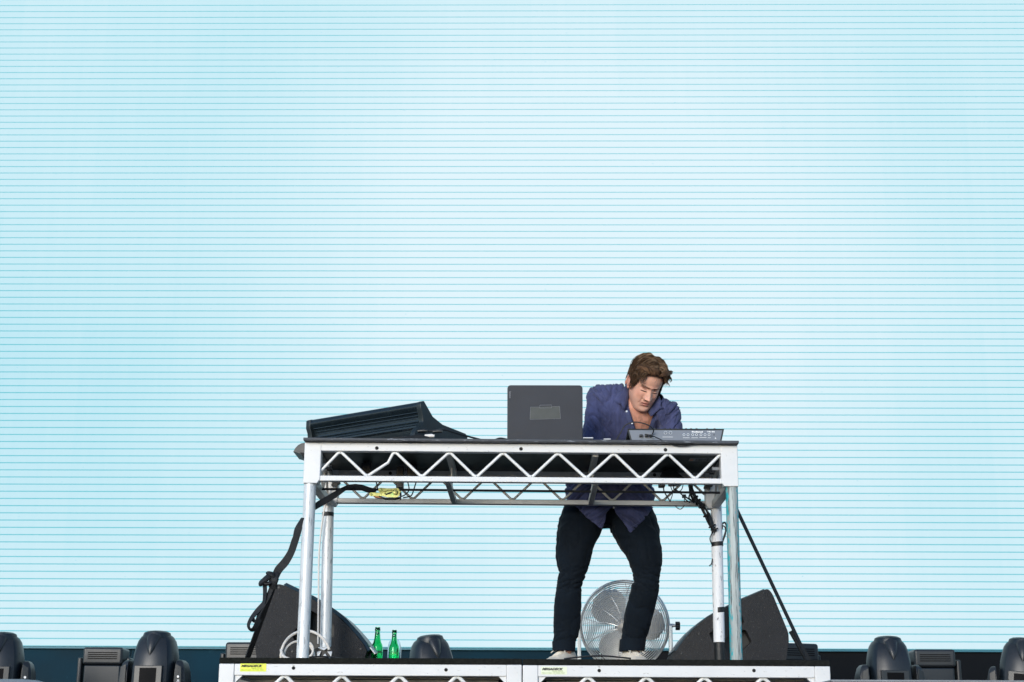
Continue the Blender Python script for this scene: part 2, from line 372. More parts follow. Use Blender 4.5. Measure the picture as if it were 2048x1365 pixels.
# ------------------------------------------------------------------ riser decks under the table
DY = -.12
def deck(x0, x1, zt, label, apexes, holes, sticker, gshift):
    """a stage deck: carpeted board on a white aluminium truss frame; x0..x1 at its front face, zt the height of its top"""
    D = 2.3; T = .026
    t = thing('stage_deck', ((x0 + x1) / 2, DY, FLOOR), label, 'stage deck', 'stage decks side by side')
    MB().box(((x0 + x1) / 2, DY + D / 2, zt - T / 2), (x1 - x0 - .003, D, T)).build('carpet_board', 'carpet', t, bevel=.004)
    zc = zt - T - .001; H = .050
    for y in (DY + .028, DY + D - .028):
        MB().box(((x0 + x1) / 2, y, zc - H / 2), (x1 - x0 - .14, .05, H)).build('top_chord', 'white_alu', t, bevel=.003)
        MB().box(((x0 + x1) / 2, y, zc - .19), (x1 - x0 - .14, .05, .03)).build('bottom_chord', 'white_alu', t, bevel=.003)
    for x in (x0 + .036, x1 - .036):
        MB().box((x, DY + D / 2, zc - H / 2), (.05, D - .16, H)).build('side_rail', 'grey_alu', t, bevel=.003)
        for y in (DY + .030, DY + D - .030):
            MB().box((x, y, zc - .105), (.068, .062, .21)).build('corner_block', 'white_alu', t, bevel=.004)
            MB().tube([(x, y, zc - .21), (x, y, FLOOR)], .026, 14).build('leg', 'leg', t, smooth=True)
    MB().box(((x0 + x1) / 2, DY + .17, zc - .030), (x1 - x0 - .18, .02, .055)).build('joist', 'joist', t)
    MB().box(((x0 + x1) / 2, DY + .20, zc - .085), (x1 - x0 - .22, .02, .05)).build('joist', 'joist', t)
    for px in apexes:
        xa = PX(px, DY, zc - H - .01); hp = .135
        for s in (-1, 1):
            xe = xa + s * hp
            if xe < x0 + .05 or xe > x1 - .05: continue
            MB().tube([(xa - s * .006, DY + .026, zc - H + .001), (xa + s * .012, DY + .026, zc - H - .008), (xe - s * .012, DY + .026, zc - .165), (xe, DY + .026, zc - .174)], .0085, 8).build('web_rod', 'rod', t, smooth=True)
    for px, py in holes:
        q = P(px, py, DY)
        MB().lathe([(.0078, -.002), (.0078, .001)], (q.x, DY + .0025, q.z), 14, (0, -1, 0)).build('bolt_hole', 'hole', t, smooth=True)
    for x, s in ((x0 + .071, 1), (x1 - .071, -1)):
        MB().prism([(x, DY + .012, zc - H - .0), (x + s * .035, DY + .012, zc - H), (x, DY + .012, zc - H - .035)], (0, .03, 0)).build('gusset', 'white_alu', t)
    sx0, sx1, sy0, sy1, mm, txt = sticker
    a = P(sx0, sy0, DY); b = P(sx1, sy1, DY)
    st = MB().box(((a.x + b.x) / 2, DY + .0022, (a.z + b.z) / 2), (b.x - a.x, .0008, a.z - b.z)).build('sticker', mm, t)
    hgt = a.z - b.z; w = b.x - a.x
    def lab(nm, s_, size, x, z, m_, width, shear=.35, bold=0):
        o = text(nm, s_, size, (x, DY + .0010, z), m_, st, shear=shear, bold=bold)
        xs = [v.co.x for v in o.data.vertices]; k = width / (max(xs) - min(xs)); mn = min(xs)
        for v in o.data.vertices: v.co.x = mn + (v.co.x - mn) * k
    lab('lettering', 'MEGADECK', hgt * .40, a.x + w * .04, a.z - hgt * .43, 'ink', w * .82, bold=.0007)
    lab('lettering', 'staging systems', hgt * .17, a.x + w * .42, a.z - hgt * .62, 'green_ink', w * .43, shear=.2)
    lab('lettering', 'Hire & Sales  03 9465 7241', hgt * .20, a.x + w * .04, a.z - hgt * .87, 'green_ink', w * .86, shear=.1)
    return t
zd = P(740, 1316.5, DY).z
xa_ = P(437, 1340, DY).x; xb_ = P(1044.5, 1342, DY).x; xc_ = P(1661.5, 1345, DY).x
deck1 = deck(xa_, xb_, P(740, 1316.5, DY).z, 'left stage deck carrying the left monitor and bottles, bright yellow sticker at its corner',
     [567.6, 682.5, 797.5, 913.7], [(586.8, 1336.5), (892, 1340)], (480.5, 532, 1327.5, 1343.5, 'yellow_label', 1), 0)
deck2 = deck(xb_, xc_, P(1350, 1319.5, DY).z, 'right stage deck under the fan and right monitor, pale faded sticker at its corner',
     [1176, 1294, 1410, 1528], [(1198.5, 1341.5), (1508, 1341.5)], (1082, 1134, 1334, 1349.5, 'faded_label', 1), 0)
DZ = P(1024, 1318, DY).z
# ------------------------------------------------------------------ the raised table (same kind of deck on long legs)
TILT = R(.30); XC = P(1041, 920, 0).x; TY1 = .66
def zt_(x): return -math.tan(TILT) * (x - XC)          # the table leans slightly: height change along x
ZT = P(1041, 881.5, 0).z                                # top surface at the middle of the front edge
zl = P(1041, 964.5, 0).z                                # underside of the lower front chord
CH = P(1041, 887.5, 0).z                                # top of the upper chord
c1b = P(1041, 905.0, 0).z; c2t = P(1041, 954, 0).z
blb = P(1041, 970, 0).z                                 # bottom of the corner blocks
tb = thing('dj_table', (XC, 0, DZ), 'white aluminium truss table with a black top and four tube legs carrying the music gear', 'table', rot=(0, TILT, 0))
def ux(px, py, Y):                                      # column px -> x in the untilted table frame
    q = P(px, py, Y); d = q - Vector((XC, 0, DZ)); return XC + d.x * math.cos(TILT) - d.z * math.sin(TILT)
def uz(px, py, Y):
    q = P(px, py, Y); d = q - Vector((XC, 0, DZ)); return DZ + d.x * math.sin(TILT) + d.z * math.cos(TILT)
XL = ux(607.5, 930, 0); XR = ux(1476, 930, 0); BW = .079
MB().box(((XL + XR) / 2, TY1 / 2 + .02, (ZT + CH) / 2), (XR - XL + .004, TY1 + .12, ZT - CH - .002)).build('table_top', 'ply_black', tb, bevel=.002)
MB().box(((XL + XR) / 2, TY1 / 2 + .03, CH - .008), (XR - XL - .10, TY1 - .03, .012)).build('underside_board', 'ply_under', tb)
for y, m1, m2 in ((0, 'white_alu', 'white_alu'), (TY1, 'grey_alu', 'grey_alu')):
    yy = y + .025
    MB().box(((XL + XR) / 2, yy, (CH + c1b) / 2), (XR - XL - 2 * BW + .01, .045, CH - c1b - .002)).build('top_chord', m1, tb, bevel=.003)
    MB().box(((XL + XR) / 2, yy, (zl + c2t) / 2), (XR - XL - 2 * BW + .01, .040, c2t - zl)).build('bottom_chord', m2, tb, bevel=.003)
    for x, s in ((XL, 1), (XR, -1)):
        z0 = blb
        poly = [(x, y, CH - .002), (x + s * BW, y, CH - .002), (x + s * BW, y, z0 + .022), (x + s * (BW - .012), y, z0), (x, y, z0)]
        MB().prism(poly, (0, .068, 0)).build('corner_block', 'white_alu', tb, bevel=.004)
for s, x in ((1, XL), (-1, XR)):
    xx = x + s * .03
    MB().box((xx, TY1 / 2 + .03, (zl + c2t) / 2 - .006), (.04, TY1 - .08, .034)).build('side_chord', 'grey_alu', tb, bevel=.003)
    MB().box((xx, TY1 / 2 + .03, CH - .03), (.04, TY1 - .08, .045)).build('side_chord', 'grey_alu', tb, bevel=.003)
    n = 3; y0 = .07; dy = (TY1 - .08) / n
    for k in range(n):
        ya = y0 + k * dy
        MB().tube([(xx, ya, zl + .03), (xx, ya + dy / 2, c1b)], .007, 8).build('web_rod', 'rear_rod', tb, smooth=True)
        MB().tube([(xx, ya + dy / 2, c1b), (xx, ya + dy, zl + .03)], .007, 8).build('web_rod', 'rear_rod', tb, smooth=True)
# front web: rods bent between top and bottom chords
tops = [680.5, 790, 899, 1006.5, 1116, 1227.5, 1335.5]; bots = [734.5, 843.6, 952, 1062, 1172.4, 1281, 1390]
def rod(a, b, y, m, r, kink=None):
    d = (b - a); s = 1 if d.x > 0 else -1
    pts = [a + Vector((-s * .004, 0, .004 if d.z < 0 else -.004)), a + Vector((s * .010, 0, math.copysign(.003, d.z)))]
    if kink: pts.append(kink)
    pts += [b - Vector((s * .010, 0, math.copysign(.003, d.z))), b + Vector((s * .004, 0, 0))]
    MB().tube(pts, r, 10).build('web_rod', m, tb, smooth=True)
yr = .022; zt0 = c1b - .0035; zb0 = c2t + .0045
T3 = [Vector((ux(p, 907, yr), yr, zt0)) for p in tops]; B3 = [Vector((ux(p, 952, yr), yr, zb0)) for p in bots]
start = Vector((ux(640, 941, yr), yr, uz(640, 941, yr))); end = Vector((ux(1442, 911, yr), yr, uz(1442, 911, yr)))
rod(start, T3[0], yr, 'rod', .0072)
for i in range(7):
    rod(T3[i], B3[i], yr, 'rod', .0072)
    if i < 6:
        k = Vector((ux(776, 926, yr), yr, uz(776, 926, yr))) if i == 0 else None
        rod(B3[i], T3[i + 1], yr, 'rod', .0072, k)
rod(B3[6], end, yr, 'rod', .0072)
# rear web
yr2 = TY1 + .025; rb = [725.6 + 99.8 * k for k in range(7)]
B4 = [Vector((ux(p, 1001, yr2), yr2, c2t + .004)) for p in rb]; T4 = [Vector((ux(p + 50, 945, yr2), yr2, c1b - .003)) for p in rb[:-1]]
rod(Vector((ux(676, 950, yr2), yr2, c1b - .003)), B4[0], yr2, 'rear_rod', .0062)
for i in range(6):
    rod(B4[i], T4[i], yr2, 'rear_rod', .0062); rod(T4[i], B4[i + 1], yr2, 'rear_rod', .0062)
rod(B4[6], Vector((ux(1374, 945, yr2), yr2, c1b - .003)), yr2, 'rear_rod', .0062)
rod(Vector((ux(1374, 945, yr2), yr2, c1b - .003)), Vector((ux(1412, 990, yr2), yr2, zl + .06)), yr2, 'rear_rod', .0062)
# two cross frames
for px in (893, 1188):
    xx = ux(px, 905, .03)
    MB().box((xx + .008, TY1 / 2 + .03, CH - .035), (.028, TY1 - .05, .03)).build('cross_bar', 'grey_alu', tb, bevel=.002)
    MB().box((xx + .008, TY1 / 2 + .03, (zl + c2t) / 2 - .002), (.026, TY1 - .05, .026)).build('cross_bar', 'grey_alu', tb, bevel=.002)
    MB().box((xx + .008, TY1 * .62, (CH + zl) / 2), (.005, .09, CH - zl - .06)).build('cross_plate', 'grey_alu', tb)
for px, py in ((753.5, 896.5), (1042, 898), (1331, 900)):
    MB().lathe([(.0085, -.0015), (.0085, .001)], (ux(px, py, 0), .0022, uz(px, py, 0)), 16, (0, -1, 0)).build('bolt_hole', 'hole', tb, smooth=True)
for px, py in ((780.5, 947), (1309, 950)):
    q = Vector((ux(px, py, TY1), TY1 + .0022, uz(px, py, TY1)))
    MB().lathe([(.0085, -.0015), (.0085, .001)], q, 16, (0, -1, 0)).build('bolt_hole', 'hole', tb, smooth=True)
# legs
LY = .034; LR = .0285
def leg(p0, p1, Y, m, r, zb_, lab=None):
    xa = ux(p0[0], p0[1], Y); xb = ux(p1[0], p1[1], Y)
    o = MB().tube([(0, 0, zb_ - DZ), (xa - xb, 0, blb + .02 - DZ)], r, 28).mesh('leg'); return xa, xb, o
def addleg(p0, p1, Y, m, r, lab=None, zlo=None):
    xa = ux(*p0, Y); xb = ux(*p1, Y); zlo = DZ if zlo is None else zlo
    o = MB().tube([(xb, Y, zlo), (xa, Y, blb + .02)], r, 28).build('leg', m, tb, smooth=True, origin=(xb, Y, DZ) if False else None)
    if lab: o['label'] = lab
    return xa, xb
def addleg2(p0, p1, Y, m, r, lab=None, zlo=None, name='leg'):
    xa = ux(*p0, Y); xb = ux(*p1, Y); zlo = DZ if zlo is None else zlo
    b = MB().tube([(0, 0, 0), (xa - xb, 0, blb + .02 - zlo)], r, 28)
    me = b.mesh(name); o = put(name, me, m, tb, True, off=Vector((xb, Y, zlo)))
    if lab: o['label'] = lab
    return xa, xb
addleg2((620.5, 966), (605, 1315), LY, 'leg', LR)
addleg2((1463.3, 975), (1472.6, 1318), LY, 'patina', LR, 'weathered leg with teal paint flaking along both sides')
RY = TY1 + .034
la, lb = addleg2((656.5, 1015), (652, 1290), RY, 'leg', LR, zlo=DZ)
zj = uz(1438, 1285, RY)
ra, rb_ = addleg2((1432.5, 1020), (1438.5, 1285), RY, 'leg_white', LR, 'whitish leg wrapped at the foot in black tape', zlo=zj)
MB().tube([(rb_, RY, zj), (rb_ + .002, RY, DZ)], LR * .93, 24).build('tape_wrap', 'tape', tb, smooth=True)
def band(px, py, h, Y, name='tape_band', a0=0, a1=360, slant=0.):
    z = uz(px, py, Y); x = ux(px, py, Y); n = 24; rs = []
    b = MB(); k = max(3, int(n * (a1 - a0) / 360)); top = []; bot = []
    for i in range(k + 1):
        a = R(a0 + (a1 - a0) * i / k); r = LR + .0018
        c = Vector((x + r * math.cos(a), Y + r * math.sin(a), z + slant * math.cos(a)))
        top.append(c + Vector((0, 0, h / 2))); bot.append(c - Vector((0, 0, h / 2)))
    m = len(top); b.add(top + bot, [(i, i + 1, m + i + 1, m + i) for i in range(m - 1)])
    return b.build(name, 'tape', tb, smooth=True)
band(656, 1029.5, .021, RY)
band(1434.7, 1089, .022, RY, slant=.003)
band(1437, 1221, .026, RY, a0=255, a1=375, slant=.004)
band(1433, 1060, .022, RY, a0=180, a1=255, slant=-.004)
band(1434, 1055, .024, RY, a0=320, a1=370)
# black star knobs that lock the rear legs, small bolts inside the front blocks
def knob(c, r, ax=(0, -1, 0)):
    b = MB(); M3 = Vector(ax).to_track_quat('Z', 'Y').to_matrix(); ring = []
    for z in (-.012, .012):
        ring.append([Vector(c) + M3 @ Vector((r * (1 + .22 * math.cos(5 * a)) * math.cos(a), r * (1 + .22 * math.cos(5 * a)) * math.sin(a), z)) for a in [2 * math.pi * j / 40 for j in range(40)]])
    b.rings(ring); b.tube([Vector(c), Vector(c) + M3 @ Vector((0, 0, -.04))], .006, 8)
    return b
knob((ux(1413, 973, RY) , TY1 - .02, uz(1413, 973, TY1)), .021).build('locking_knob', 'black_plastic', tb, bevel=.002)
knob((ux(674, 968, RY), TY1 - .02, uz(674, 968, TY1)), .021).build('locking_knob', 'black_plastic', tb, bevel=.002)
for px, py in ((1437, 938), (646, 931)):
    q = Vector((ux(px, py, .08), .08, uz(px, py, .08))); MB().tube([q, q + Vector((-.03 if px > 1000 else .03, 0, 0))], .009, 8).build('bolt', 'chrome', tb, smooth=True)
    knob(q + Vector((-.03 if px > 1000 else .03, .01, -.01)), .013, (1, 0, 0)).build('locking_knob', 'black_plastic', tb)
# identification label under the top: red end and grey code bars
ly = .26; lx0 = ux(1380, 918, ly); lx1 = ux(1428, 918, ly); lz = CH - .0145
lb_ = MB().box(((lx0 + lx1) / 2, ly + .04, lz), (lx1 - lx0, .075, .0008)).build('code_label', 'grey_print', tb)
MB().box((lx0 + .012, ly + .04, lz - .0012), (.016, .05, .0006)).build('red_patch', 'copper', lb_)
bb = MB(); random.seed(3); x = lx0 + .03
while x < lx1 - .006:
    w = random.choice((.001, .002, .003)); bb.box((x, ly + .04, lz - .0012), (w, .05, .0006)); x += w + random.choice((.0015, .0025, .003))
bb.build('bar_code', 'ink', lb_)

# ------------------------------------------------------------------ gear hanging under the table
cz = lambda px, py, Y: P(px, py, Y)
def cable(name, pts, r, m, label, cat='cable', n=8, group=None, seg=8):
    o = MB().tube(spline(pts, seg), r, n).build(name, m, None, smooth=True); return tag(o, label, cat, group)
# long taut black strap line across the table under the chords
a = P(630, 978.5, .30); b = P(1453, 986, .30)
tag(MB().ribbon([a, a.lerp(b, .5), b], (0, .006, .0056), .003).build('tie_line', 'strap'), 'thin taut black strap running level under the whole table', 'strap')
# adapters hanging under the top (four, unlike each other)
def adapter(name, px0, py0, px1, py1, Y, label, m='black_plastic', tail=None):
    a = P(px0, py0, Y); b = P(px1, py1, Y)
    t = thing(name, ((a.x + b.x) / 2, Y, min(a.z, b.z)), label, 'power adapter', 'power adapters under the table')
    MB().box(((a.x + b.x) / 2, Y, (a.z + b.z) / 2), (abs(b.x - a.x), .06, abs(a.z - b.z))).build('housing', m, t, bevel=.004)
    if tail: MB().tube(spline([P(x, y, Y) for x, y in tail], 6), .0032, 8).build('cord', 'cable', t, smooth=True)
    return t
adapter('power_adapter', 794, 935, 807, 978, .5, 'small black adapter hanging behind the middle of the ratchet', tail=[(800, 978), (802, 990), (800, 1001)])
adapter('power_adapter', 724, 928, 742, 962, .45, 'black adapter above the left end of the ratchet', tail=[(752, 962), (754, 972), (756, 980)])
adapter('power_adapter', 815, 931, 834, 962, .5, 'black adapter behind the second top bend of the truss', tail=[(833, 962), (828, 978), (822, 992), (806, 996)])
adapter('power_adapter', 1317, 958, 1330, 975, .45, 'small black plug pack hanging behind the chord left of the cable loom', tail=[(1327, 975), (1329, 985), (1341, 1004)])
adapter('power_adapter', 1337, 962, 1362, 972, .45, 'flat black plug pack hanging just left of the cable loom', tail=[(1347, 972), (1349, 980), (1362, 988), (1372, 1000), (1380, 1006)])
tag(MB().prism([P(1322, 947, .55), P(1334, 938, .55), P(1348, 939, .55), P(1378, 964, .55), P(1340, 964, .55)], (0, .09, 0)).build('gear_bag', 'black_matte', bevel=.004), 'black soft bag slung under the right end of the table top', 'bag')
cable('thin_cable', [P(1336, 962, .5), P(1345, 985, .5), P(1340, 1004, .5)], .0022, 'cable', 'thin black wire hanging slack left of the cable loom', group='loose wires under the table')
cable('thin_cable', [P(1351, 1013, .60), P(1357, 1018, .60), P(1363, 1018, .60), P(1369, 1011, .60)], .0022, 'cable', 'thin black wire drooping in a small loop below the rear bar', group='loose wires under the table')
cable('thin_cable', [P(1367, 965, .5), P(1364, 978, .5), P(1358, 983, .5), P(1350, 978, .5)], .0022, 'cable', 'thin black wire curling beside the flat plug pack', group='loose wires under the table')
cable('thin_cable', [P(1380, 1003, .58), P(1370, 1004, .58), P(1369, 996, .58), P(1372, 990, .58)], .0022, 'cable', 'thin black wire hooked back above the rear bar', group='loose wires under the table')
cable('thin_cable', [P(815, 962, .4), P(818, 980, .4), P(810, 990, .4), P(801, 994, .4)], .003, 'cable', 'short black wire curving down behind the ratchet', group='loose wires under the table')
# the cable loom zip-tied down to the right rear leg
lm = thing('cable_loom', P(1425, 1050, .66), 'thick loom of black cables zip tied from the table frame to the right rear leg', 'cable loom')
path = [P(1384, 962, .60), P(1382, 975, .60), P(1387, 992, .62), P(1395, 1003, .63), P(1401, 1008, .635), P(1409, 1022, .65), P(1418, 1040, .66), P(1426, 1056, .665), P(1431, 1063, .665)]
random.seed(11)
for k in range(7):
    ph = random.uniform(0, 6); am = random.uniform(.006, .016)
    pts = []
    for i, p in enumerate(spline(path, 5)):
        pts.append(p + Vector((math.cos(ph + i * .22) * am * (1 if 3 < i < 36 else .4), math.sin(ph + i * .3) * .008, 0)))
    MB().tube(pts, random.uniform(.0036, .0055), 7).build('cable_strand', 'cable', lm, smooth=True)
for f in (.05, .3, .42, .55, .7, .85, .97):
    sp = spline(path, 8); p = sp[int(f * (len(sp) - 1))]; q = sp[min(int(f * (len(sp) - 1)) + 1, len(sp) - 1)]
    MB().lathe([(.019, -.004), (.0205, 0), (.019, .004)], p, 12, (q - p) if (q - p).length > 1e-5 else (0, 0, 1), cap=False).build('zip_tie', 'black_matte', lm, smooth=True)
MB().tube(spline([P(1381, 985, .6), P(1378, 996, .6), P(1384, 1002, .61)], 6), .004, 7).build('cable_strand', 'cable', lm, smooth=True)
MB().box(P(1368, 993, .6), (.020, .014, .018)).build('plug', 'black_plastic', lm, bevel=.002)
MB().tube(spline([P(1371, 994, .6), P(1380, 1000, .6), P(1388, 1005, .62)], 6), .004, 7).build('cable_strand', 'cable', lm, smooth=True)
cable('loop_cable', [P(1444, 1048, .70), P(1450, 1046, .70), P(1453, 1056, .70), P(1448, 1074, .70), P(1445, 1084, .70)], .0045, 'cable', 'upper black cable loop beside the right rear leg', group='cable loops on the right rear leg')
cable('loop_cable', [P(1443, 1051, .71), P(1450, 1055, .71), P(1451, 1068, .71), P(1446, 1082, .71)], .0035, 'cable', 'inner black cable loop beside the right rear leg', group='cable loops on the right rear leg')
cable('loop_cable', [P(1424, 1067, .66), P(1420, 1078, .66), P(1424, 1090, .68)], .003, 'cable', 'small black cable loop on the left flank of the right rear leg', group='cable loops on the right rear leg')
cable('loop_cable', [P(1425, 1118, .68), P(1423, 1128, .67), P(1419, 1132, .66)], .003, 'cable', 'short loose cable end poking left from the right rear leg', group='cable loops on the right rear leg')
cable('white_lead', [P(655, 990, .63), P(645, 1040, .64), P(638, 1110, .645), P(637, 1200, .645), P(636, 1288, .645)], .0042, 'white_cable', 'thin white lead running down along the left rear leg')

# ------------------------------------------------------------------ ratchet and straps
rt = thing('ratchet_strap', P(760, 1000, .2), 'yellow green zinc ratchet buckle on black webbing under the table', 'ratchet strap')
YR = .16
def pl(pts, Y, th, name, m, par, bev=.001): return MB().prism([P(x, y, Y) for x, y in pts], (0, th, 0)).build(name, m, par, bevel=bev)
import math as _m
def arc(cx, cy, r, a0, a1, n=8): return [(cx + r * _m.cos(R(a0 + (a1 - a0) * i / n)), cy + r * _m.sin(R(a0 + (a1 - a0) * i / n))) for i in range(n + 1)]
body = arc(791, 985.5, 10, -70, 100, 10) + [(775, 995), (761, 992), (760, 985), (770, 981), (774, 978)]
pl(body, YR, .004, 'side_plate', 'zinc', rt); pl(body, YR + .05, .004, 'side_plate', 'zinc', rt)
hand = arc(761, 980.5, 4.5, 90, 270, 8) + [(775, 977), (790, 977), (802, 983), (800, 987), (790, 980), (775, 982)]
pl(hand, YR - .006, .005, 'handle_plate', 'zinc', rt)
arm = arc(742, 989, 3.6, 90, 270, 8) + [(762, 985.5), (764, 993)]
pl(arm, YR - .002, .004, 'pawl_arm', 'zinc', rt)
pl([(746, 992), (758, 993), (770, 995), (768, 997), (750, 995)], YR + .004, .03, 'pawl_bar', 'copper', rt)
for (x, y, r) in ((790.5, 985, .0105), (761, 980.5, .008), (742.3, 989, .005), (769.5, 986.5, .003)):
    MB().lathe([(r, -.001), (r, .004), (r * .6, .0055), (.0001, .0055)], P(x, y, YR - .006), 18, (0, -1, 0)).build('rivet', 'zinc', rt, smooth=True)
MB().lathe([(.0115, 0), (.0125, .0015), (.0115, .003)], P(790.5, 985, YR - .0075), 20, (0, -1, 0), cap=False).build('spool_ring', 'hole', rt)
MB().ribbon([P(800, 980, YR + .02), P(801, 996, YR + .02), P(790, 998, YR + .02), P(770, 998, YR + .02), P(758, 994, YR + .02)], (0, .022, 0), .005).build('webbing', 'strap', rt)
pl([(771, 988.5), (776, 986), (784, 984), (783, 987), (776, 989.5), (771, 991)], YR - .0012, .001, 'cut_mark', 'ink', rt, 0)
sw = []; pts = [(616, 1024), (634, 1011), (655, 999), (675, 987), (693, 976), (708, 973), (722, 975), (736, 980), (752, 984)]
ys = [.06, .07, .10, .13, .16, .17, .18, .18, .18]
hw = [8.5, 9, 9, 9, 7, 5.5, 6, 6, 6]
P3 = [P(x, y, Y) for (x, y), Y in zip(pts, ys)]
MB().ribbon(P3, [Vector((.004, .004 + .012 * (i > 3), h * .00238)) for i, h in enumerate(hw)], .003).build('webbing', 'strap', rt, smooth=False)
# strap hanging outside the left leg, knotted, with a loop; it ends at the deck
hs = thing('hanging_strap', P(530, 1316, .3), 'black webbing strap knotted beside the left monitor and anchored down to the left', 'strap')
def band3(pts, wid, name, par, th=.004, n=5, m='strap'):
    """pts: (px, py, Y); wid: px half-width per point, given across the strap in the picture plane direction"""
    c = spline([P(*p) for p in pts], n); L = len(c); out = []
    for i in range(L):
        f = i / (L - 1) * (len(wid) - 1); a = int(min(f, len(wid) - 2)); w = wid[a] + (wid[a + 1] - wid[a]) * (f - a)
        t = (c[min(i + 1, L - 1)] - c[max(i - 1, 0)]); t = Vector((t.x, 0, t.z)).normalized(); nrm = Vector((t.z, 0, -t.x))
        out.append((nrm * w * .00245 + Vector((0, .014 * max(.2, 1 - w / 10), 0))))
    return MB().ribbon(c, out, th).build(name, m, par)
band3([(606, 1036, .02), (597, 1062, .04), (590, 1082, .06), (582, 1105, .08), (570, 1125, .10), (557, 1140, .12), (549, 1158, .14)], [3, 6, 7, 7, 8, 8, 7], 'webbing', hs)
band3([(604, 1038, .06), (592, 1058, .07), (587, 1078, .08)], [3, 3, 2], 'webbing', hs, .003)
kn = MB()
for (a, b, c, w) in (((543, 1149), (530, 1160), (523, 1166), .024), ((552, 1148), (547, 1160), (546, 1176), .023), ((524, 1165), (536, 1168), (548, 1160), .018), ((538, 1147), (546, 1150), (552, 1160), .019)):
    kn.tube(spline([P(*a, .13), P(*b, .11), P(*c, .13)], 5), w, 10, flat=.55)
kn.build('knot', 'strap', hs, smooth=True)
band3([(529, 1168, .13), (530, 1180, .13), (529, 1200, .13), (527, 1208, .13)], [4, 4, 3.5, 4], 'webbing', hs)
band3([(545, 1172, .13), (538, 1190, .13), (530, 1205, .13), (520, 1225, .13), (514, 1240, .13), (508, 1243, .13), (506, 1236, .13)], [5, 5, 5, 4, 3, 2, 1.5], 'webbing', hs)
band3([(528, 1208, .13), (515, 1222, .13), (503, 1237, .12), (497, 1250, .12), (500, 1259, .12), (507, 1259, .12), (514, 1248, .12), (518, 1238, .12)], [5, 5, 4, 3.2, 2, 3, 4, 4], 'webbing', hs)
q0 = P(551.5, 1160, .15); q1 = P(493, 1322, .42)
MB().ribbon([q0, q0.lerp(q1, .3), q0.lerp(q1, .65), q1], Vector((.0125, .006, .0055)), .007).build('anchor_webbing', 'strap', hs)
# the stay on the right: thin strap from the table down to the deck, sleeved at its foot
st = thing('stay_strap', P(1616, 1318, .5), 'taut black stay strap slanting down right of the table, thick sleeve at its foot', 'strap')
a = P(1470, 1012, .3); b = P(1616, 1321, .5)
MB().ribbon([a, a.lerp(b, .5), b], Vector((.0072, .006, .0036)), .005).build('webbing', 'strap', st)
a2 = P(1583, 1262, .465); b2 = P(1616, 1321, .502)
MB().ribbon([a2, b2], Vector((.0120, .004, .006)), .012).build('sleeve', 'strap', st)

# ------------------------------------------------------------------ mixing console, seen from behind
q0 = P(843, 802, .13); qL = P(612, 842, .58)   # top corners of its back, right and left
phi = math.atan2(qL.y - q0.y, q0.x - qL.x)
cs = thing('mixing_console', (q0.x, q0.y, ZT + zt_(q0.x)), 'black wedge shaped mixing console seen from its hollow back on the left of the table', 'mixer', rot=(0, 0, -phi + math.pi))
# local frame: +x runs along the back towards the left of the picture, -y from the back to the front edge
local(cs); L = math.hypot(qL.y - q0.y, q0.x - qL.x); DP = .36; Hh = q0.z - (ZT + zt_(q0.x))
prof = [(0.006, Hh - .006), (.0, Hh - .018), (.004, Hh - .034), (.020, Hh - .046), (.034, Hh - .066), (.038, Hh - .088), (.030, Hh - .103), (.012, Hh - .112), (.004, Hh - .118), (.004, Hh - .126), (.016, Hh - .134), (.030, .012), (.034, .006)]
front = [(DP, .006), (DP, .100), (DP - .015, .110), (.165, .124), (.09, .150), (.014, Hh)]
poly = [(0.03, -y, z) for y, z in prof + front]
MB().prism(poly, (L - .06, 0, 0)).build('housing', 'console', cs, smooth=True)
sidep = [(.0, Hh - .004), (-.006, Hh - .02), (.0, Hh - .045), (.012, Hh - .07), (.016, Hh - .1), (.0, Hh - .122), (-.03, Hh - .140), (-.045, Hh - .165), (-.052, .0)]
for x0 in (0, L - .03):
    fp = [(DP + .004, 0), (DP + .004, .104), (DP - .012, .115), (.165, .130), (.09, .156), (.02, Hh + .004)]
    o = MB().prism([(x0, -y, z) for y, z in [(max(a, -.0) if x0 else a, z) for a, z in sidep] + fp], (.03, 0, 0)).build('side_cap', 'console_side', cs, bevel=.004)
for k in range(5):
    yy = [.021, .0345, .0375, .037, .028][k]; zz = [Hh - .048, Hh - .062, Hh - .075, Hh - .089, Hh - .105][k]
    MB().box((L / 2, -(yy - .0035), zz), (L - .07, .004, .0035)).build('rib', 'console', cs)
sc_ = MB()
for (x, z, w, tl) in ((.22, .052, .07, .10), (.30, .046, .05, .12), (.36, .041, .05, .1), (.41, .036, .03, .1)):
    yv = .024 - .0015
    sc_.add([(x, -yv + .004, z), (x + w, -yv + .004, z - w * tl), (x + w, -yv + .004, z - w * tl - .0035), (x, -yv + .004, z - .0065)], [(0, 1, 2, 3)])
sc_.build('scratch', 'white_print', cs)
MB().box((.135, -.018, .028), (.072, .004, .016), Matrix.Rotation(R(-20), 3, 'X')).build('label_strip', 'white_print', cs)
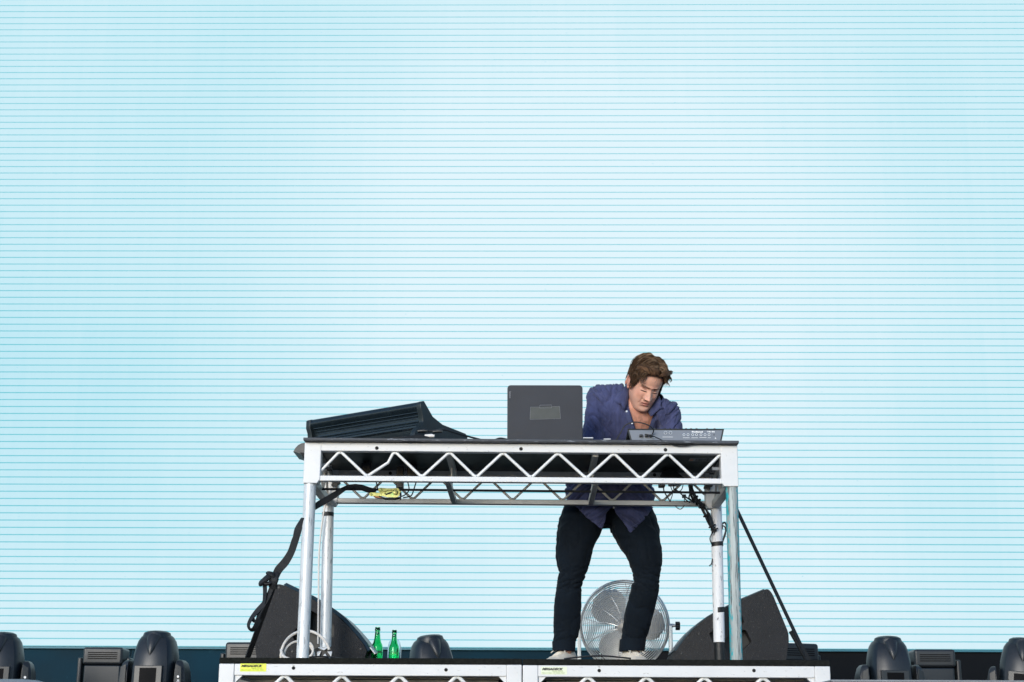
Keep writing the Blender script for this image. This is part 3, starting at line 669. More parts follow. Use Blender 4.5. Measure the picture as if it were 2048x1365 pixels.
# sockets and plugs at the right rear corner
cp = MB()
for i, (px, py, yv, r) in enumerate(((836, 863, -.02, .010), (850, 873, -.03, .009), (866, 864, -.02, .009))):
    c = P(px, py, .06 + yv); MBp = MB().tube([c, c + Vector((.030, -.004, .002)), c + Vector((.045, -.006, .0))], [r, r, r * .7], 10)
    o = MBp.build('plug', 'white_cable' if i == 1 else 'black_plastic', None, smooth=True)
    tag(o, ['black cable plug at the top of the console corner', 'pale cable plug low at the console corner', 'black cable plug nearest the console front'][i], 'plug', 'plugs at the console corner')
cable('console_cable', [P(848, 864, .06), P(868, 862, .06), P(888, 860, .08), P(910, 866, .13), P(935, 873, .20), P(962, 880, .24)], .0048, 'cable', 'black cable arching from the console to the table top')
cable('console_cable', [P(770, 879, .03), P(800, 876, .03), P(830, 872, .05), P(845, 866, .09), P(853, 863, .10)], .0048, 'cable', 'black cable running left in front of the console')
cable('console_cable', [P(962, 880, .24), P(985, 881, .26), P(1000, 877, .22), P(1018, 880, .25)], .0042, 'cable', 'black cable lying between console and laptop')
fl = MB(); flap = [(760, 879.5), (790, 874.5), (818, 873), (840, 869.5), (858, 874), (872, 880), (845, 884.5), (815, 885.5), (790, 882)]
fl.prism([P(x, y, -.018 + .03 * (1 if y < 880 else 0)) for x, y in flap], (0, .012, 0))
tag(fl.build('cloth_flap', 'black_matte', smooth=False), 'black cloth flap over the table edge under the console', 'cloth')
# a black curved cover sticks out past the left end of the table
cv = thing('curved_cover', P(598, 910, .55), 'black curved plastic cover poking out past the left end of the table', 'plastic cover')
rs = []; Yc = .42
for (px, pt, pb) in ((586.5, 903.5, 904.5), (590, 897, 905), (596, 890.5, 907), (603, 886.8, 909), (612, 885.5, 911), (630, 885, 912)):
    a = P(px, pt, Yc); b = P(px, pb, Yc); rs.append([a, a + Vector((0, .20, .004)), b + Vector((0, .20, 0)), b])
MB().rings(rs).build('shell', 'black_plastic', cv, bevel=.002)
MB().prism([P(600, 905, Yc - .002), P(612, 907, Yc - .002), P(612, 915, Yc - .002), P(604, 913, Yc - .002)], (0, .15, 0)).build('foot', 'black_matte', cv)

# ------------------------------------------------------------------ laptop
Yl = .30
a = P(1014.5, 879, Yl); b = P(1164.5, 776, Yl)
lt = thing('laptop', ((a.x + b.x) / 2, Yl, ZT + zt_(a.x)), 'dark open laptop seen from behind its scuffed lid with a taped patch', 'laptop')
w = b.x - a.x; zb_ = ZT + zt_((a.x + b.x) / 2) + .001; hh = b.z - zb_; rr = .016
def rrect(x0, z0, x1, z1, r, n=5, bl=.004):
    pts = []
    for cx, cz_, a0, q in ((x1 - r, z1 - r, 0, r), (x0 + r, z1 - r, 90, r), (x0 + bl, z0 + bl, 180, bl), (x1 - bl, z0 + bl, 270, bl)):
        for i in range(n + 1): an = R(a0 + 90 * i / n); pts.append((cx + q * math.cos(an), cz_ + q * math.sin(an)))
    return pts
lean = lambda z: Yl - .10 * (z - zb_) * 1.0 + .0
ly_ = lambda z: Yl - (z - zb_) * .16                    # lid leans back towards the camera
pts = rrect(a.x, zb_ + .006, b.x, b.z, rr)
lid = MB().prism([(x, ly_(z), z) for x, z in pts], (0, .011, .002)).build('lid', 'laptop', lt, bevel=.003)
MB().prism([(x, ly_(z) + .0113, z + .002) for x, z in rrect(a.x + .012, zb_ + .02, b.x - .012, b.z - .012, .004)], (0, .0006, 0)).build('screen', 'lens', lt)
MB().box(((a.x + b.x) / 2, Yl + .13, zb_ + .007), (w, .235, .014)).build('keyboard_base', 'black_plastic', lt, bevel=.003)
MB().box(((a.x + b.x) / 2, Yl + .125, zb_ + .0150), (w * .86, .10, .002)).build('keyboard', 'black_matte', lt)
def onlid(px, py): q = P(px, py, Yl - .02); return Vector((q.x, ly_(q.z) - .0007, q.z))
MT['patch'] = mat('taped_patch', (.058, .066, .066), .35, 0, .1, 30)
pc = MB().prism([onlid(1060, 840), onlid(1121, 838.5), onlid(1119, 814.5), onlid(1061, 816)], (0, .0005, 0)).build('taped_patch', 'patch', lt)
ed = MB(); er = .00045
for p, q in (((1060, 840), (1121, 838.5)), ((1121, 838.5), (1119, 814.5)), ((1119, 814.5), (1104, 815)), ((1079, 816), (1061, 816)), ((1061, 816), (1060, 840)), ((1079.5, 812.4), (1103, 812)), ((1079.5, 812.4), (1079.5, 818)), ((1079.5, 818), (1103, 817.5)), ((1103, 817.5), (1103, 812))):
    ed.tube([onlid(*p), onlid(*q)], er * (1.6 if p[1] < 813 and q[1] < 813 else 1), 4)
ed.build('tape_edge', 'grey_print', lt)
q = onlid(1018.8, 786)
text('lettering', 'lenovo', .0125, (q.x, q.y - .0006, q.z), 'grey_print', lt, rot=(R(90), R(90), 0), sx=1.0)
MT['case_light'] = mat('light_edge', (.55, .56, .58), .4)
tag(MB().box(P(1176, 878.5, .32), (.05, .06, .006)).build('phone', 'case_light', bevel=.002), 'slim pale phone lying flat just right of the laptop', 'phone')
tag(MB().box(P(1214, 880.5, .36), (.035, .05, .005)).build('key_card', 'case_light', bevel=.001), 'small pale card lying flat between laptop and drum machine', 'card')

# ------------------------------------------------------------------ drum machine, seen from behind
YS = .15
zs = ZT + zt_(P(1350, 882, YS).x)
A = P(1256.5, 858.5, YS); B = P(1447, 859.5, YS); C = P(1438.5, 883, YS); D = P(1266, 881.5, YS)
dm = thing('drum_machine', ((A.x + B.x) / 2, YS, zs), 'flat grey and black electronic drum machine seen from its socket panel', 'drum machine')
zt1 = (A.z + B.z) / 2; zb1 = zs + .010
AX, BX, CX, DX = A.x, B.x, C.x, D.x
DD = .25
# black chassis: wider on top, sloping sides
MB().add([(DX - .004, YS + .004, zs + .002), (CX + .004, YS + .004, zs + .002), (CX + .004, YS + DD, zs + .002), (DX - .004, YS + DD, zs + .002),
          (AX - .003, YS + .001, zt1), (BX + .003, YS + .001, zt1), (BX + .003, YS + DD + .01, zt1 - .018), (AX - .003, YS + DD + .01, zt1 - .018)],
         [(0, 3, 2, 1), (4, 5, 6, 7), (0, 1, 5, 4), (2, 3, 7, 6), (1, 2, 6, 5), (0, 4, 7, 3)]).build('chassis', 'synth_dark', dm, bevel=.002)
MB().prism([(DX + .002, YS - .0015, zb1), (CX - .002, YS - .0015, zb1), (BX - .006, YS - .0015, zt1 - .005), (AX + .004, YS - .0015, zt1 - .005)], (0, .004, 0)).build('socket_panel', 'synth', dm)
MB().box(((AX + BX) / 2, YS + .004, zt1 + .0005), (BX - AX + .006, .012, .003)).build('rear_edge', 'synth_dark', dm, bevel=.001)
MB().prism([(AX - .002, YS + .02, zt1 - .002), (AX - .002, YS + DD, zt1 - .018), (AX - .035, YS + DD - .02, zs + .001), (AX - .018, YS + .06, zs + .001)], (.006, 0, 0)).build('side_cheek', 'black_plastic', dm)
for px in (1298, 1309, 1330, 1340, 1351, 1372, 1382, 1393, 1414, 1429):
    x = PX(px, YS + .05, zt1 + .008)
    MB().lathe([(.0062, -.012), (.0062, .0), (.0052, .006), (.0001, .0062)], (x, YS + .045, zt1 + .0075), 12).build('control_knob', 'black_plastic', dm, smooth=True)
yp = YS - .0022
for px in (1368, 1376, 1385.5, 1393, 1402, 1410, 1418):
    q = P(px, 870, yp)
    k = MB().lathe([(.0060, -.0005), (.0060, .002), (.0035, .002), (.0035, .0005)], q, 14, (0, -1, 0), cap=False).build('jack_socket', 'chrome', dm, smooth=True)
    MB().lathe([(.0034, -.0005), (.0034, .0007)], q, 12, (0, -1, 0)).build('socket_hole', 'hole', k)
for px in (1331, 1341):
    q = P(px, 866, yp)
    k = MB().lathe([(.0078, -.0005), (.0078, .0025), (.0066, .0025), (.0066, .0005)], q, 18, (0, -1, 0), cap=False).build('midi_socket', 'chrome', dm, smooth=True)
    MB().lathe([(.0064, -.0005), (.0064, .0007)], q, 14, (0, -1, 0)).build('socket_hole', 'synth', k)
    for a0 in (-60, -30, 0, 30, 60): MB().lathe([(.0009, 0), (.0009, .0012)], q + Vector((math.sin(R(a0)) * .0042, -.0005, -math.cos(R(a0)) * .0042)), 6, (0, -1, 0)).build('pin_hole', 'hole', k)
q = P(1428, 870, yp); MB().box(q, (.0030, .002, .0075)).build('lock_slot', 'hole', dm)
for (x0, x1, y) in ((1366, 1379, 876), (1383, 1396, 876), (1399, 1413, 875.5), (1415.5, 1421.5, 876), (1325, 1346, 874.5)):
    p0 = P(x0, y, yp); p1 = P(x1, y, yp); MB().box((p0 + p1) / 2, (p1.x - p0.x, .0008, .0016)).build('print_line', 'white_print', dm)
q = P(1431, 876.5, yp); MB().prism([q + Vector((-.0035, 0, -.003)), q + Vector((.0035, 0, -.003)), q + Vector((0, 0, .0035))], (0, .0006, 0)).build('warning_mark', 'white_print', dm)
q = P(1383.5, 865.3, yp); text('lettering', 'Roland', .0088, (q.x, yp, q.z), 'white_print', dm, sx=2.15, bold=.0005)
q = P(1414, 865.1, yp); text('lettering', 'TR-8S', .0080, (q.x, yp, q.z), 'white_print', dm, sx=1.9, bold=.0003)
for x0 in (1283, 1294, 1303):
    q = P(x0 - 1, 872, yp - .008); MB().box(q, (.016, .022, .011)).build('plug', 'black_plastic', dm, bevel=.002)
for i, (x0, x1, y) in enumerate(((1281, 1290, 873.5), (1296, 1300, 873.5), (1303, 1309, 874.0))):
    p0 = P(x0, y, yp - .0), ; q = P((x0 + x1) / 2, y + 1.5, yp); MB().box(q, ((x1 - x0) * .0023, .0008, .002)).build('print_line', 'white_print', dm)
cable('arch_cable', [P(1232, 882, .13), P(1240, 868, .12), P(1250, 852, .11), P(1266, 845, .10), P(1284, 846.5, .09), P(1300, 853, .09), P(1307, 861, .11), P(1305, 868, .14)], .0030, 'cable', 'thin black cable arching high over the left end of the drum machine')
cable('front_cable', [P(1290, 869, .13), P(1304, 872, .11), P(1320, 879, .06), P(1334, 886, -.01), P(1352, 891.5, -.012), P(1372, 892, -.012), P(1390, 888, -.01), P(1405, 884, .06), P(1416, 882.5, .12)], .0026, 'cable', 'thin black cable drooping over the white edge below the drum machine')

# ------------------------------------------------------------------ floor monitors behind the table
def screw(p, par): return MB().lathe([(.006, 0), (.006, .0015), (.002, .002), (.0001, .0005)], p, 10, (0, -1, 0)).build('screw', 'black_plastic', par, smooth=True)
def rounded(poly, r, n=4):
    out = []; k = len(poly)
    for i in range(k):
        p = Vector(poly[i]).to_2d() if len(poly[i]) > 2 else Vector(poly[i]); a = Vector(poly[i - 1]); b = Vector(poly[(i + 1) % k])
        rr = r[i] if isinstance(r, list) else r
        if rr <= 0: out.append(p); continue
        u = (a - p).normalized() * min(rr, (a - p).length * .45); v = (b - p).normalized() * min(rr, (b - p).length * .45)
        for j in range(n + 1):
            t = j / n; out.append(p + u * (1 - t) ** 2 + v * t ** 2)
    return out
def wedge(name, outline, Y, depth, label, recesses, baffle, screws, zfoot, flip):
    t = thing(name, P(outline[0][0], 1318, Y), label, 'floor monitor', 'floor monitors behind the table')
    pl2 = rounded(outline, 7, 5)
    pts = [P(p[0], p[1], Y) for p in pl2]
    for p in pts:
        if pix(p)[1] > 1312: p.z = zfoot
    b = MB().prism(pts, (0, depth, 0)); me = b.mesh('cabinet', base(t))
    cu = MB()
    for rc in recesses:
        rp = rounded(rc, 4, 3); cu.prism([P(p[0], p[1], Y) + Vector((0, -.05, 0)) for p in rp], (0, .135, 0))
    me2 = cut(me, cu.mesh('c', base(t)))
    o = put('cabinet', me2, 'monitor', t, False, .0025, 2, off=base(t))
    cu2 = MB()
    for rc in recesses:
        rp = rounded(rc, 4, 3); vs_ = [P(p[0], p[1], Y) for p in rp]; c = sum(vs_, Vector()) / len(vs_)
        cu2.prism([c + (v - c) * .985 + Vector((0, .075, 0)) for v in vs_], (0, .008, 0))
    cu2.build('handle_pocket', 'recess', t)
    # baffle strip: grille set proud of the cabinet's curved face
    bf = [P(p[0], p[1], Y) for p in baffle]; rs = []
    for i, p in enumerate(bf):
        n = Vector((1 if not flip else -1, 0, .8)).normalized() * (.018 if not flip else .006)
        rs.append([p + Vector((0, .012, 0)), p + n + Vector((0, .022, 0)), p + n + Vector((0, depth - .022, 0)), p + Vector((0, depth - .012, 0))])
    MB().rings(rs).build('grille', 'grille', t, smooth=True)
    for s_ in screws: screw(P(s_[0], s_[1], Y) + Vector((0, -.0005, 0)), t)
    return t
m1 = wedge('floor_monitor', [(553, 1168), (566, 1170), (622, 1197), (668, 1226), (700, 1256), (728, 1290), (735, 1304), (722, 1322), (519, 1322), (508, 1288)], .86, .44,
      'left dark textured floor monitor behind the two left table legs', [[(584, 1272), (592, 1257), (606, 1256), (632, 1272), (658, 1294), (654, 1308), (634, 1308), (596, 1292)], [(621, 1220), (668, 1250), (668, 1274), (654, 1278), (621, 1262)]],
      [(566, 1169.5), (594, 1183), (622, 1196.5), (646, 1211), (668, 1226), (685, 1240), (700, 1256), (715, 1273), (728, 1290), (735, 1303)], [(558, 1176), (687, 1260), (722, 1299), (585, 1304)], DZ + .0, False)
MB().prism([P(737, 1296, .88) + Vector((.006, 0, 0)), P(747, 1309, .88) + Vector((.006, 0, 0)), P(751, 1308, 1.02) + Vector((.012, 0, 0)), P(741, 1292, 1.02) + Vector((.012, 0, 0))], (.004, 0, .004)).build('badge', 'white_print', m1)
m2 = wedge('floor_monitor', [(1536, 1177), (1545, 1188), (1577, 1266), (1578, 1288), (1566, 1322), (1340, 1322), (1352, 1302), (1372, 1274), (1400, 1246), (1430, 1226), (1480, 1200)], .86, .44,
      'right dark textured floor monitor behind the two right table legs', [[(1484, 1231), (1489, 1246), (1478, 1252), (1456, 1252), (1456, 1231)], [(1492, 1260), (1504, 1284), (1484, 1302), (1464, 1308), (1452, 1300), (1447, 1282), (1470, 1262)], [(1418, 1266), (1428, 1262), (1446, 1252), (1446, 1300), (1424, 1282)]],
      [(1352, 1302), (1372, 1274), (1386, 1259), (1400, 1246), (1415, 1235), (1430, 1226), (1480, 1200), (1530, 1179)], [(1528, 1186), (1399, 1269), (1364, 1308), (1509, 1307)], DZ + .0, True)

# ------------------------------------------------------------------ small things on the deck
wc = thing('white_cable_coil', P(600, 1318, .5), 'white power cable coiled in two hoops around the foot of the left leg', 'cable')
def hoop(cx, cy, rx, ry, a0, a1, Y, r=.0068):
    MB().tube([P(cx + rx * math.cos(R(a)), cy - ry * math.sin(R(a)), Y) for a in [a0 + (a1 - a0) * i / 30 for i in range(31)]], r, 8).build('hoop', 'white_cable', wc, smooth=True)
hoop(611, 1313, 49, 51, 195, 15, .40); hoop(598, 1313, 30, 30, 190, 0, .42, .0055); hoop(612, 1300, 14, 16, 60, -80, .40, .0055)
MB().tube(spline([P(562, 1300, .40), P(566, 1312, .36), P(580, 1319, .3), P(600, 1321, .2)], 5), .0068, 8).build('tail', 'white_cable', wc, smooth=True)
tp = thing('taped_plug', P(650, 1318, .58), 'crumpled black and white tape bundle at the foot of the left rear leg', 'tape bundle')
for pts, m_ in (([(636, 1296), (658, 1294), (648, 1301), (640, 1298)], 'white_print'), ([(634, 1305), (642, 1303), (638, 1313), (634, 1312)], 'white_print'), ([(655, 1304), (664, 1304), (662, 1314)], 'white_print'), ([(646, 1312), (650, 1308), (654, 1314)], 'white_print'), ([(628, 1298), (640, 1296), (662, 1294), (664, 1312), (654, 1318), (630, 1318), (626, 1308)], 'black_plastic')):
    yv = .60 if m_ == 'black_plastic' else .585
    MB().prism([P(x, y, yv + .004 * (i % 2)) for i, (x, y) in enumerate(pts)], (0, .012 if m_ == 'black_plastic' else .004, .002)).build('tape_fold', m_, tp)
MT['case_blue'] = mat('blue_tape', (.02, .10, .16), .5)
cable('deck_cable', [P(617, 1314.5, .25), P(645, 1313, .22), P(672, 1316, .18), P(700, 1319, .12)], .003, 'cable', 'thin black cable lying along the deck edge behind the left leg')
def bottle(px, top, Y, label, liquid):
    k = P(px, top, Y); zb0 = DZ; h = k.z - zb0; s = h / .235
    t = thing('beer_bottle', (k.x, Y, zb0), label, 'bottle', 'green bottles on the deck')
    pf = [(.0275, .0), (.0305, .004), (.0308, .10), (.0308, .125), (.028, .140), (.021, .155), (.0165, .175), (.0135, .205), (.0130, .214), (.0150, .216), (.0150, .226), (.0135, .228), (.0138, .235), (.0105, .235), (.0100, .20), (.0130, .175), (.018, .153), (.0255, .137), (.0282, .124), (.0282, .10), (.0280, .006), (.001, .005)]
    MB().lathe([(r * s * 1.02, z * s) for r, z in pf], base(t), 28).build('glass', 'green_glass', t, smooth=True)
    if liquid:
        MB().lathe([(.001, .006 * s), (.0274 * s, .007 * s), (.0276 * s, liquid * s), (.001, liquid * s)], base(t), 24).build('beer', 'green_glass', t, smooth=True)
    return t
bottle(755.5, 1255, 1.02, 'green glass bottle standing closest to the left floor monitor', 0)
bottle(789, 1260.5, .90, 'green glass bottle standing in front of a clear plastic bottle', .0)
cb = thing('plastic_bottle', (P(788, 1300, 1.0).x, 1.02, DZ), 'clear plastic bottle standing behind the right green bottle', 'bottle')
zc_ = P(788, 1279, 1.02).z - DZ
MB().lathe([(.001, 0), (.034, .002), (.0355, .02), (.0355, zc_ * .7), (.030, zc_ * .9), (.018, zc_), (.017, zc_), (.029, zc_ * .89), (.0345, zc_ * .7), (.0345, .02), (.001, .004)], base(cb), 24).build('body', 'clear_plastic', cb, smooth=True)

# ------------------------------------------------------------------ floor fan
fc = P(1249, 1252, 1.36)
fn = thing('floor_fan', (fc.x, fc.y, DZ), 'round chrome wire floor fan on a tilting stand behind the performer', 'fan')
nax = Matrix.Rotation(R(-8), 3, 'Z') @ Matrix.Rotation(R(13), 3, 'X') @ Vector((0, -1, 0))
q4 = nax.to_track_quat('Z', 'Y').to_matrix(); RF = .238
def F(r, a, d): return fc + q4 @ Vector((r * math.cos(a), r * math.sin(a), d))
def ring(b, r, d, th, n=72, seg=5): b.tube([F(r, 2 * math.pi * j / n, d) for j in range(n)], th, seg, closed=True)
gb = MB()
for k in range(20):
    r = .035 + k * (RF - .045) / 19; d = .085 - .055 * (r / RF) ** 2.2
    ring(gb, r, d, .0024)
gb.build('front_rings', 'chrome', fn, smooth=True)
gb = MB()
for k in range(18):
    r = .05 + k * (RF - .06) / 17; ring(gb, r, -.085 + .045 * (r / RF) ** 2.2, .0015, 60, 4)
gb.build('rear_rings', 'chrome', fn, smooth=True)
for k in range(12):
    a0 = 2 * math.pi * k / 12 + .12
    MB().tube([F(.03 + (RF - .03) * i / 8, a0 + .35 * (i / 8), .086 - .055 * ((.03 + (RF - .03) * i / 8) / RF) ** 2.2 + .002) for i in range(9)], .0017, 6).build('spoke', 'chrome', fn, smooth=True)
    MB().tube([F(.03 + (RF - .03) * i / 6, a0 - .3 * (i / 6), -.087 + .045 * ((.03 + (RF - .03) * i / 6) / RF) ** 2.2) for i in range(7)], .0017, 6).build('spoke', 'chrome', fn, smooth=True)
for r, d, th in ((RF, .030, .0048), (RF + .002, -.040, .0048), (RF - .004, .0, .0025), (.033, .086, .003)):
    b = MB(); ring(b, r, d, th, 96, 8); b.build('rim', 'chrome', fn, smooth=True)
MB().lathe([(.001, .09), (.03, .088), (.033, .082)], fc, 24, nax, cap=False).build('centre_badge', 'fan_shell', fn, smooth=True)
MB().lathe([(.035, .03), (.04, .01), (.045, -.04), (.06, -.06), (.06, -.14), (.04, -.15)], fc, 28, nax).build('motor', 'fan_shell', fn, smooth=True)
for a0 in (128, 6, -112):
    rs = []
    for i in range(9):
        r = .035 + (RF - .055) * i / 8; w = .24 + .50 * math.sin(math.pi * min(1, (i + 1.5) / 9.5)) ** .7
        if i == 8: w *= .72
        rs.append([F(r, R(a0) + (-w if j < 5 else w) * (1 - 2 * (j % 5) / 4) * (1 if j < 5 else 1) * .95 if False else R(a0) + w * (2 * (j if j < 5 else 9 - j) / 4 - 1), (.028 * (2 * (j if j < 5 else 9 - j) / 4 - 1)) + .006 * math.cos(math.pi * ((j if j < 5 else 9 - j) / 4 - .5)) + (0 if j < 5 else -.002)) for j in range(10)])
    MB().rings(rs).build('blade', 'fan_blade', fn, smooth=True)
# U-shaped stand with tilt knobs
for s in (-1, 1):
    pv = fc + q4 @ Vector((s * (RF + .004), 0, 0)); pv2 = pv + Vector((s * .012, 0, 0))
    ft = Vector((pv.x + (.0 if s > 0 else -.0), pv.y + .0, DZ + .01))
    MB().box((pv2 + ft) / 2 + Vector((0, 0, 0)), (.020, .034, (pv2.z - ft.z))).build('stand_arm', 'fan_shell', fn, bevel=.003)
    MB().tube([pv, pv2 + Vector((s * .012, 0, 0))], .010, 12).build('pivot', 'chrome', fn, smooth=True)
    MB().tube([pv2 + Vector((s * .012, 0, 0)), pv2 + Vector((s * .030, 0, 0))], .008, 10).build('pivot', 'chrome', fn, smooth=True)
    knob(pv2 + Vector((s * .034, 0, -.002)), .020, (s, 0, 0)).build('tilt_knob', 'black_plastic', fn, bevel=.002)
    MB().tube([Vector((pv2.x, pv2.y - .20, DZ + .015)), Vector((pv2.x, pv2.y + .18, DZ + .015))], .013, 12).build('stand_foot', 'fan_shell', fn, smooth=True)
    MB().lathe([(.017, 0), (.017, .02), (.012, .022), (.001, .022)], (pv2.x, pv2.y - .202, DZ + .017), 14, (0, -1, 0)).build('foot_cap', 'black_plastic', fn, smooth=True)
MB().tube([fc + q4 @ Vector((-(RF + .028), 0, 0)) * 1 + Vector((0, 0, 0)) - Vector((0, 0, fc.z - DZ - .015)), fc + q4 @ Vector((RF + .028, 0, 0)) - Vector((0, 0, fc.z - DZ - .015))], .012, 10).build('base_bar', 'fan_shell', fn, smooth=True)
cable('fan_cable', [P(1128, 1318.5, .42), P(1150, 1315.5, .42), P(1180, 1313, .42), P(1205, 1312.2, .42), P(1230, 1314, .42), P(1262, 1317.5, .42)], .0042, 'cable', 'dark cable humped over the deck edge between the performer\'s shoes')

# ------------------------------------------------------------------ moving head lights
def super_ring(cx, cy, z, hx, hyf, hyb, n=28, ex=2.6):
    out = []
    for j in range(n):
        a = 2 * math.pi * j / n; c, s = math.cos(a), math.sin(a)
        x = math.copysign(abs(c) ** (2 / ex), c) * hx; y = math.copysign(abs(s) ** (2 / ex), s) * (hyf if s < 0 else hyb)
        out.append(Vector((cx + x, cy + y, z)))
    return out
def spot(loc, scale, rz, label, lean=0.0, simple=False):
    """a moving head: base box, two yoke arms and a domed head; local z = 0 at its foot, front towards -y"""
    t = thing('moving_head_light', loc, label, 'stage light', 'domed moving head lights', rot=(0, 0, rz)); local(t)
    S = scale; ztop = .76 * S
    def V(x, y, z): return Vector((x * S, y * S, z * S))
    MB().box(V(0, 0, .09), (.40 * S, .34 * S, .17 * S)).build('base', 'head_dark', t, bevel=.02)
    for s in (-1, 1):
        rs = []
        for z, x0, x1, dy in ((.16, .150, .225, .10), (.34, .152, .228, .105), (.50, .152, .212, .10), (.555, .153, .198, .085), (.575, .155, .182, .06)):
            rs.append([V(s * x0, -dy, z), V(s * x1, -dy * .72, z), V(s * x1, dy * .72, z), V(s * x0, dy, z)])
        arm = MB().rings(rs).build('yoke_arm', 'head_grey', t, bevel=.006)
        MB().prism([V(s * .160, -.104, .26), V(s * .212, -.094, .26), V(s * .198, -.094, .53), V(s * .160, -.101, .55)], (0, -.006 * S, 0)).build('arm_cover', 'head_grey', arm, bevel=.003)
        if s > 0:
            MB().lathe([(.0075 * S, 0), (.0075 * S, .0025 * S)], V(.182, -.105, .468), 14, (0, -1, 0)).build('white_dot', 'white_print', arm)
            for k, w in enumerate((.014, .020)): MB().box(V(.184, -.1065, .446 - .012 * k), (w * S, .001, .005 * S)).build('print_line', 'white_print', arm)
    hd = bpy.data.objects.new('lamp_head', None); COL.objects.link(hd); hd.parent = t; hd.location = V(0, 0, .44); hd.rotation_euler = (0, lean, 0); BASE[hd.name] = Vector((0, 0, 0))
    zz = .44
    rows = [(.20, .085, .085, .09), (.23, .120, .115, .12), (.30, .138, .135, .14), (.42, .142, .142, .15), (.52, .142, .138, .15), (.60, .138, .128, .145), (.655, .128, .112, .135), (.695, .117, .094, .12), (.722, .100, .076, .10), (.740, .074, .048, .07), (.748, .03, .02, .04)]
    shell = MB().rings([[p * S for p in super_ring(0, 0, z - zz, hx, a, b)] for z, hx, a, b in rows]).build('shell', 'head_dark', hd, smooth=True)
    # front fairing: lighter, proud of the dark shell
    rf = [(.24, .098, .128), (.30, .104, .146), (.42, .112, .154), (.52, .110, .150), (.60, .104, .138), (.66, .093, .118), (.705, .078, .092), (.735, .056, .062)]
    rs = []
    for z, hx, f in rf:
        rs.append([V(x * hx, -f * (1 - .20 * abs(x) ** 2.2), z - zz) for x in (-1, -.75, -.5, -.25, 0, .25, .5, .75, 1)] + [V(hx * .9, -f * .5, z - zz), V(-hx * .9, -f * .5, z - zz)])
    MB().rings(rs).build('front_fairing', 'head_grey', hd, smooth=True)
    cr = []
    for z, r in ((.761, .030), (.757, .062), (.747, .083), (.728, .090), (.70, .088)): cr.append([V(math.cos(2 * math.pi * j / 24) * r, -.010 + math.sin(2 * math.pi * j / 24) * r, z - zz) for j in range(24)])
    MB().rings(cr).build('top_cap', 'head_dark', hd, smooth=True)
    rs = []
    for z, r, y in ((.752, .046, -.050), (.72, .044, -.074), (.68, .036, -.100), (.64, .024, -.122), (.610, .010, -.132), (.598, .003, -.136)): rs.append([V(math.cos(2 * math.pi * j / 16) * r, y + math.sin(2 * math.pi * j / 16) * r * .8, z - zz) for j in range(16)])
    MB().rings(rs).build('nose_cone', 'head_grey', hd, smooth=True)
    # window: frame and black glass set into the fairing
    def wq(x0, x1, z0, z1, yy, th): return MB().prism([V(x0, yy, z0 - zz), V(x1, yy, z0 - zz), V(x1, yy + .004, z1 - zz), V(x0, yy + .004, z1 - zz)], (0, th * S, 0))
    wf = wq(-.090, .090, .33, .535, -.158, .03).build('window_frame', 'head_grey', hd, bevel=.004)
    wq(-.054, .054, .34, .520, -.1605, .012).build('window', 'lens', hd)
    for s in (-1, 1):
        for z in (.36, .50, .62): MB().lathe([(.005 * S, 0), (.005 * S, .002)], V(s * .122, -.085 if z < .6 else -.06, z - zz), 8, (s * .6, -.8, 0)).build('screw', 'lens', hd)
    return t
def place_spot(px, ptop, Y, rz, label, lean=0., s=1.):
    q = P(px, ptop, Y); sc = (q.z - FLOOR) / .757 * 1.0
    return spot((q.x, Y, FLOOR), sc, rz, label, lean)
place_spot(8, 1266, 2.75, R(6), 'domed grey moving head light cut off by the left border of the picture')
place_spot(316, 1263.5, 2.75, R(-4), 'domed grey moving head light left of the decks with its black window showing')
place_spot(868, 1271, 2.9, R(24), 'domed moving head light peeking over the decks beside the bottles, turned aside', lean=R(-6))
place_spot(1774, 1274, 2.75, R(2), 'domed grey moving head light right of the decks with its black window showing')
place_spot(2036, 1277, 2.75, R(-16), 'domed grey moving head light leaning at the right border of the picture', lean=R(5))
def vent_box(px, py, Y, rz, label):
    q = P(px, py, Y); t = thing('boxy_moving_light', (q.x, Y, FLOOR), label, 'stage light', 'boxy moving lights', rot=(0, 0, rz)); local(t)
    zt2 = q.z - FLOOR
    MB().box((0, 0, .09), (.40, .34, .17)).build('base', 'head_dark', t, bevel=.015)
    for s in (-1, 1):
        MB().box((s * .165, 0, .17 + (zt2 - .24) / 2), (.032, .13, zt2 - .24)).build('yoke_arm', 'head_grey', t, bevel=.01)
    h = MB().box((0, 0, zt2 - .062), (.272, .24, .118)).build('lamp_head', 'head_grey', t, bevel=.018, seg=3)
    MB().box((0, .0, zt2 - .24), (.25, .22, .235)).build('lower_housing', 'head_dark', t, bevel=.012)
    for k in range(4): MB().box((0, -.1212, zt2 - .040 - .0135 * k), (.20, .004, .0055)).build('vent_slot', 'lens', h if False else t)
    return t
vent_box(214, 1296, 3.7, R(3), 'boxy grey vented light standing behind and left of the left domed light')
vent_box(500, 1286, 3.2, R(-3), 'boxy grey vented light peeking out left of the left floor monitor')
vent_box(1582, 1288, 3.1, R(20), 'boxy grey vented light showing just right of the right floor monitor')
vent_box(1861, 1300, 3.4, R(-2), 'boxy grey vented light standing right of the right domed light')
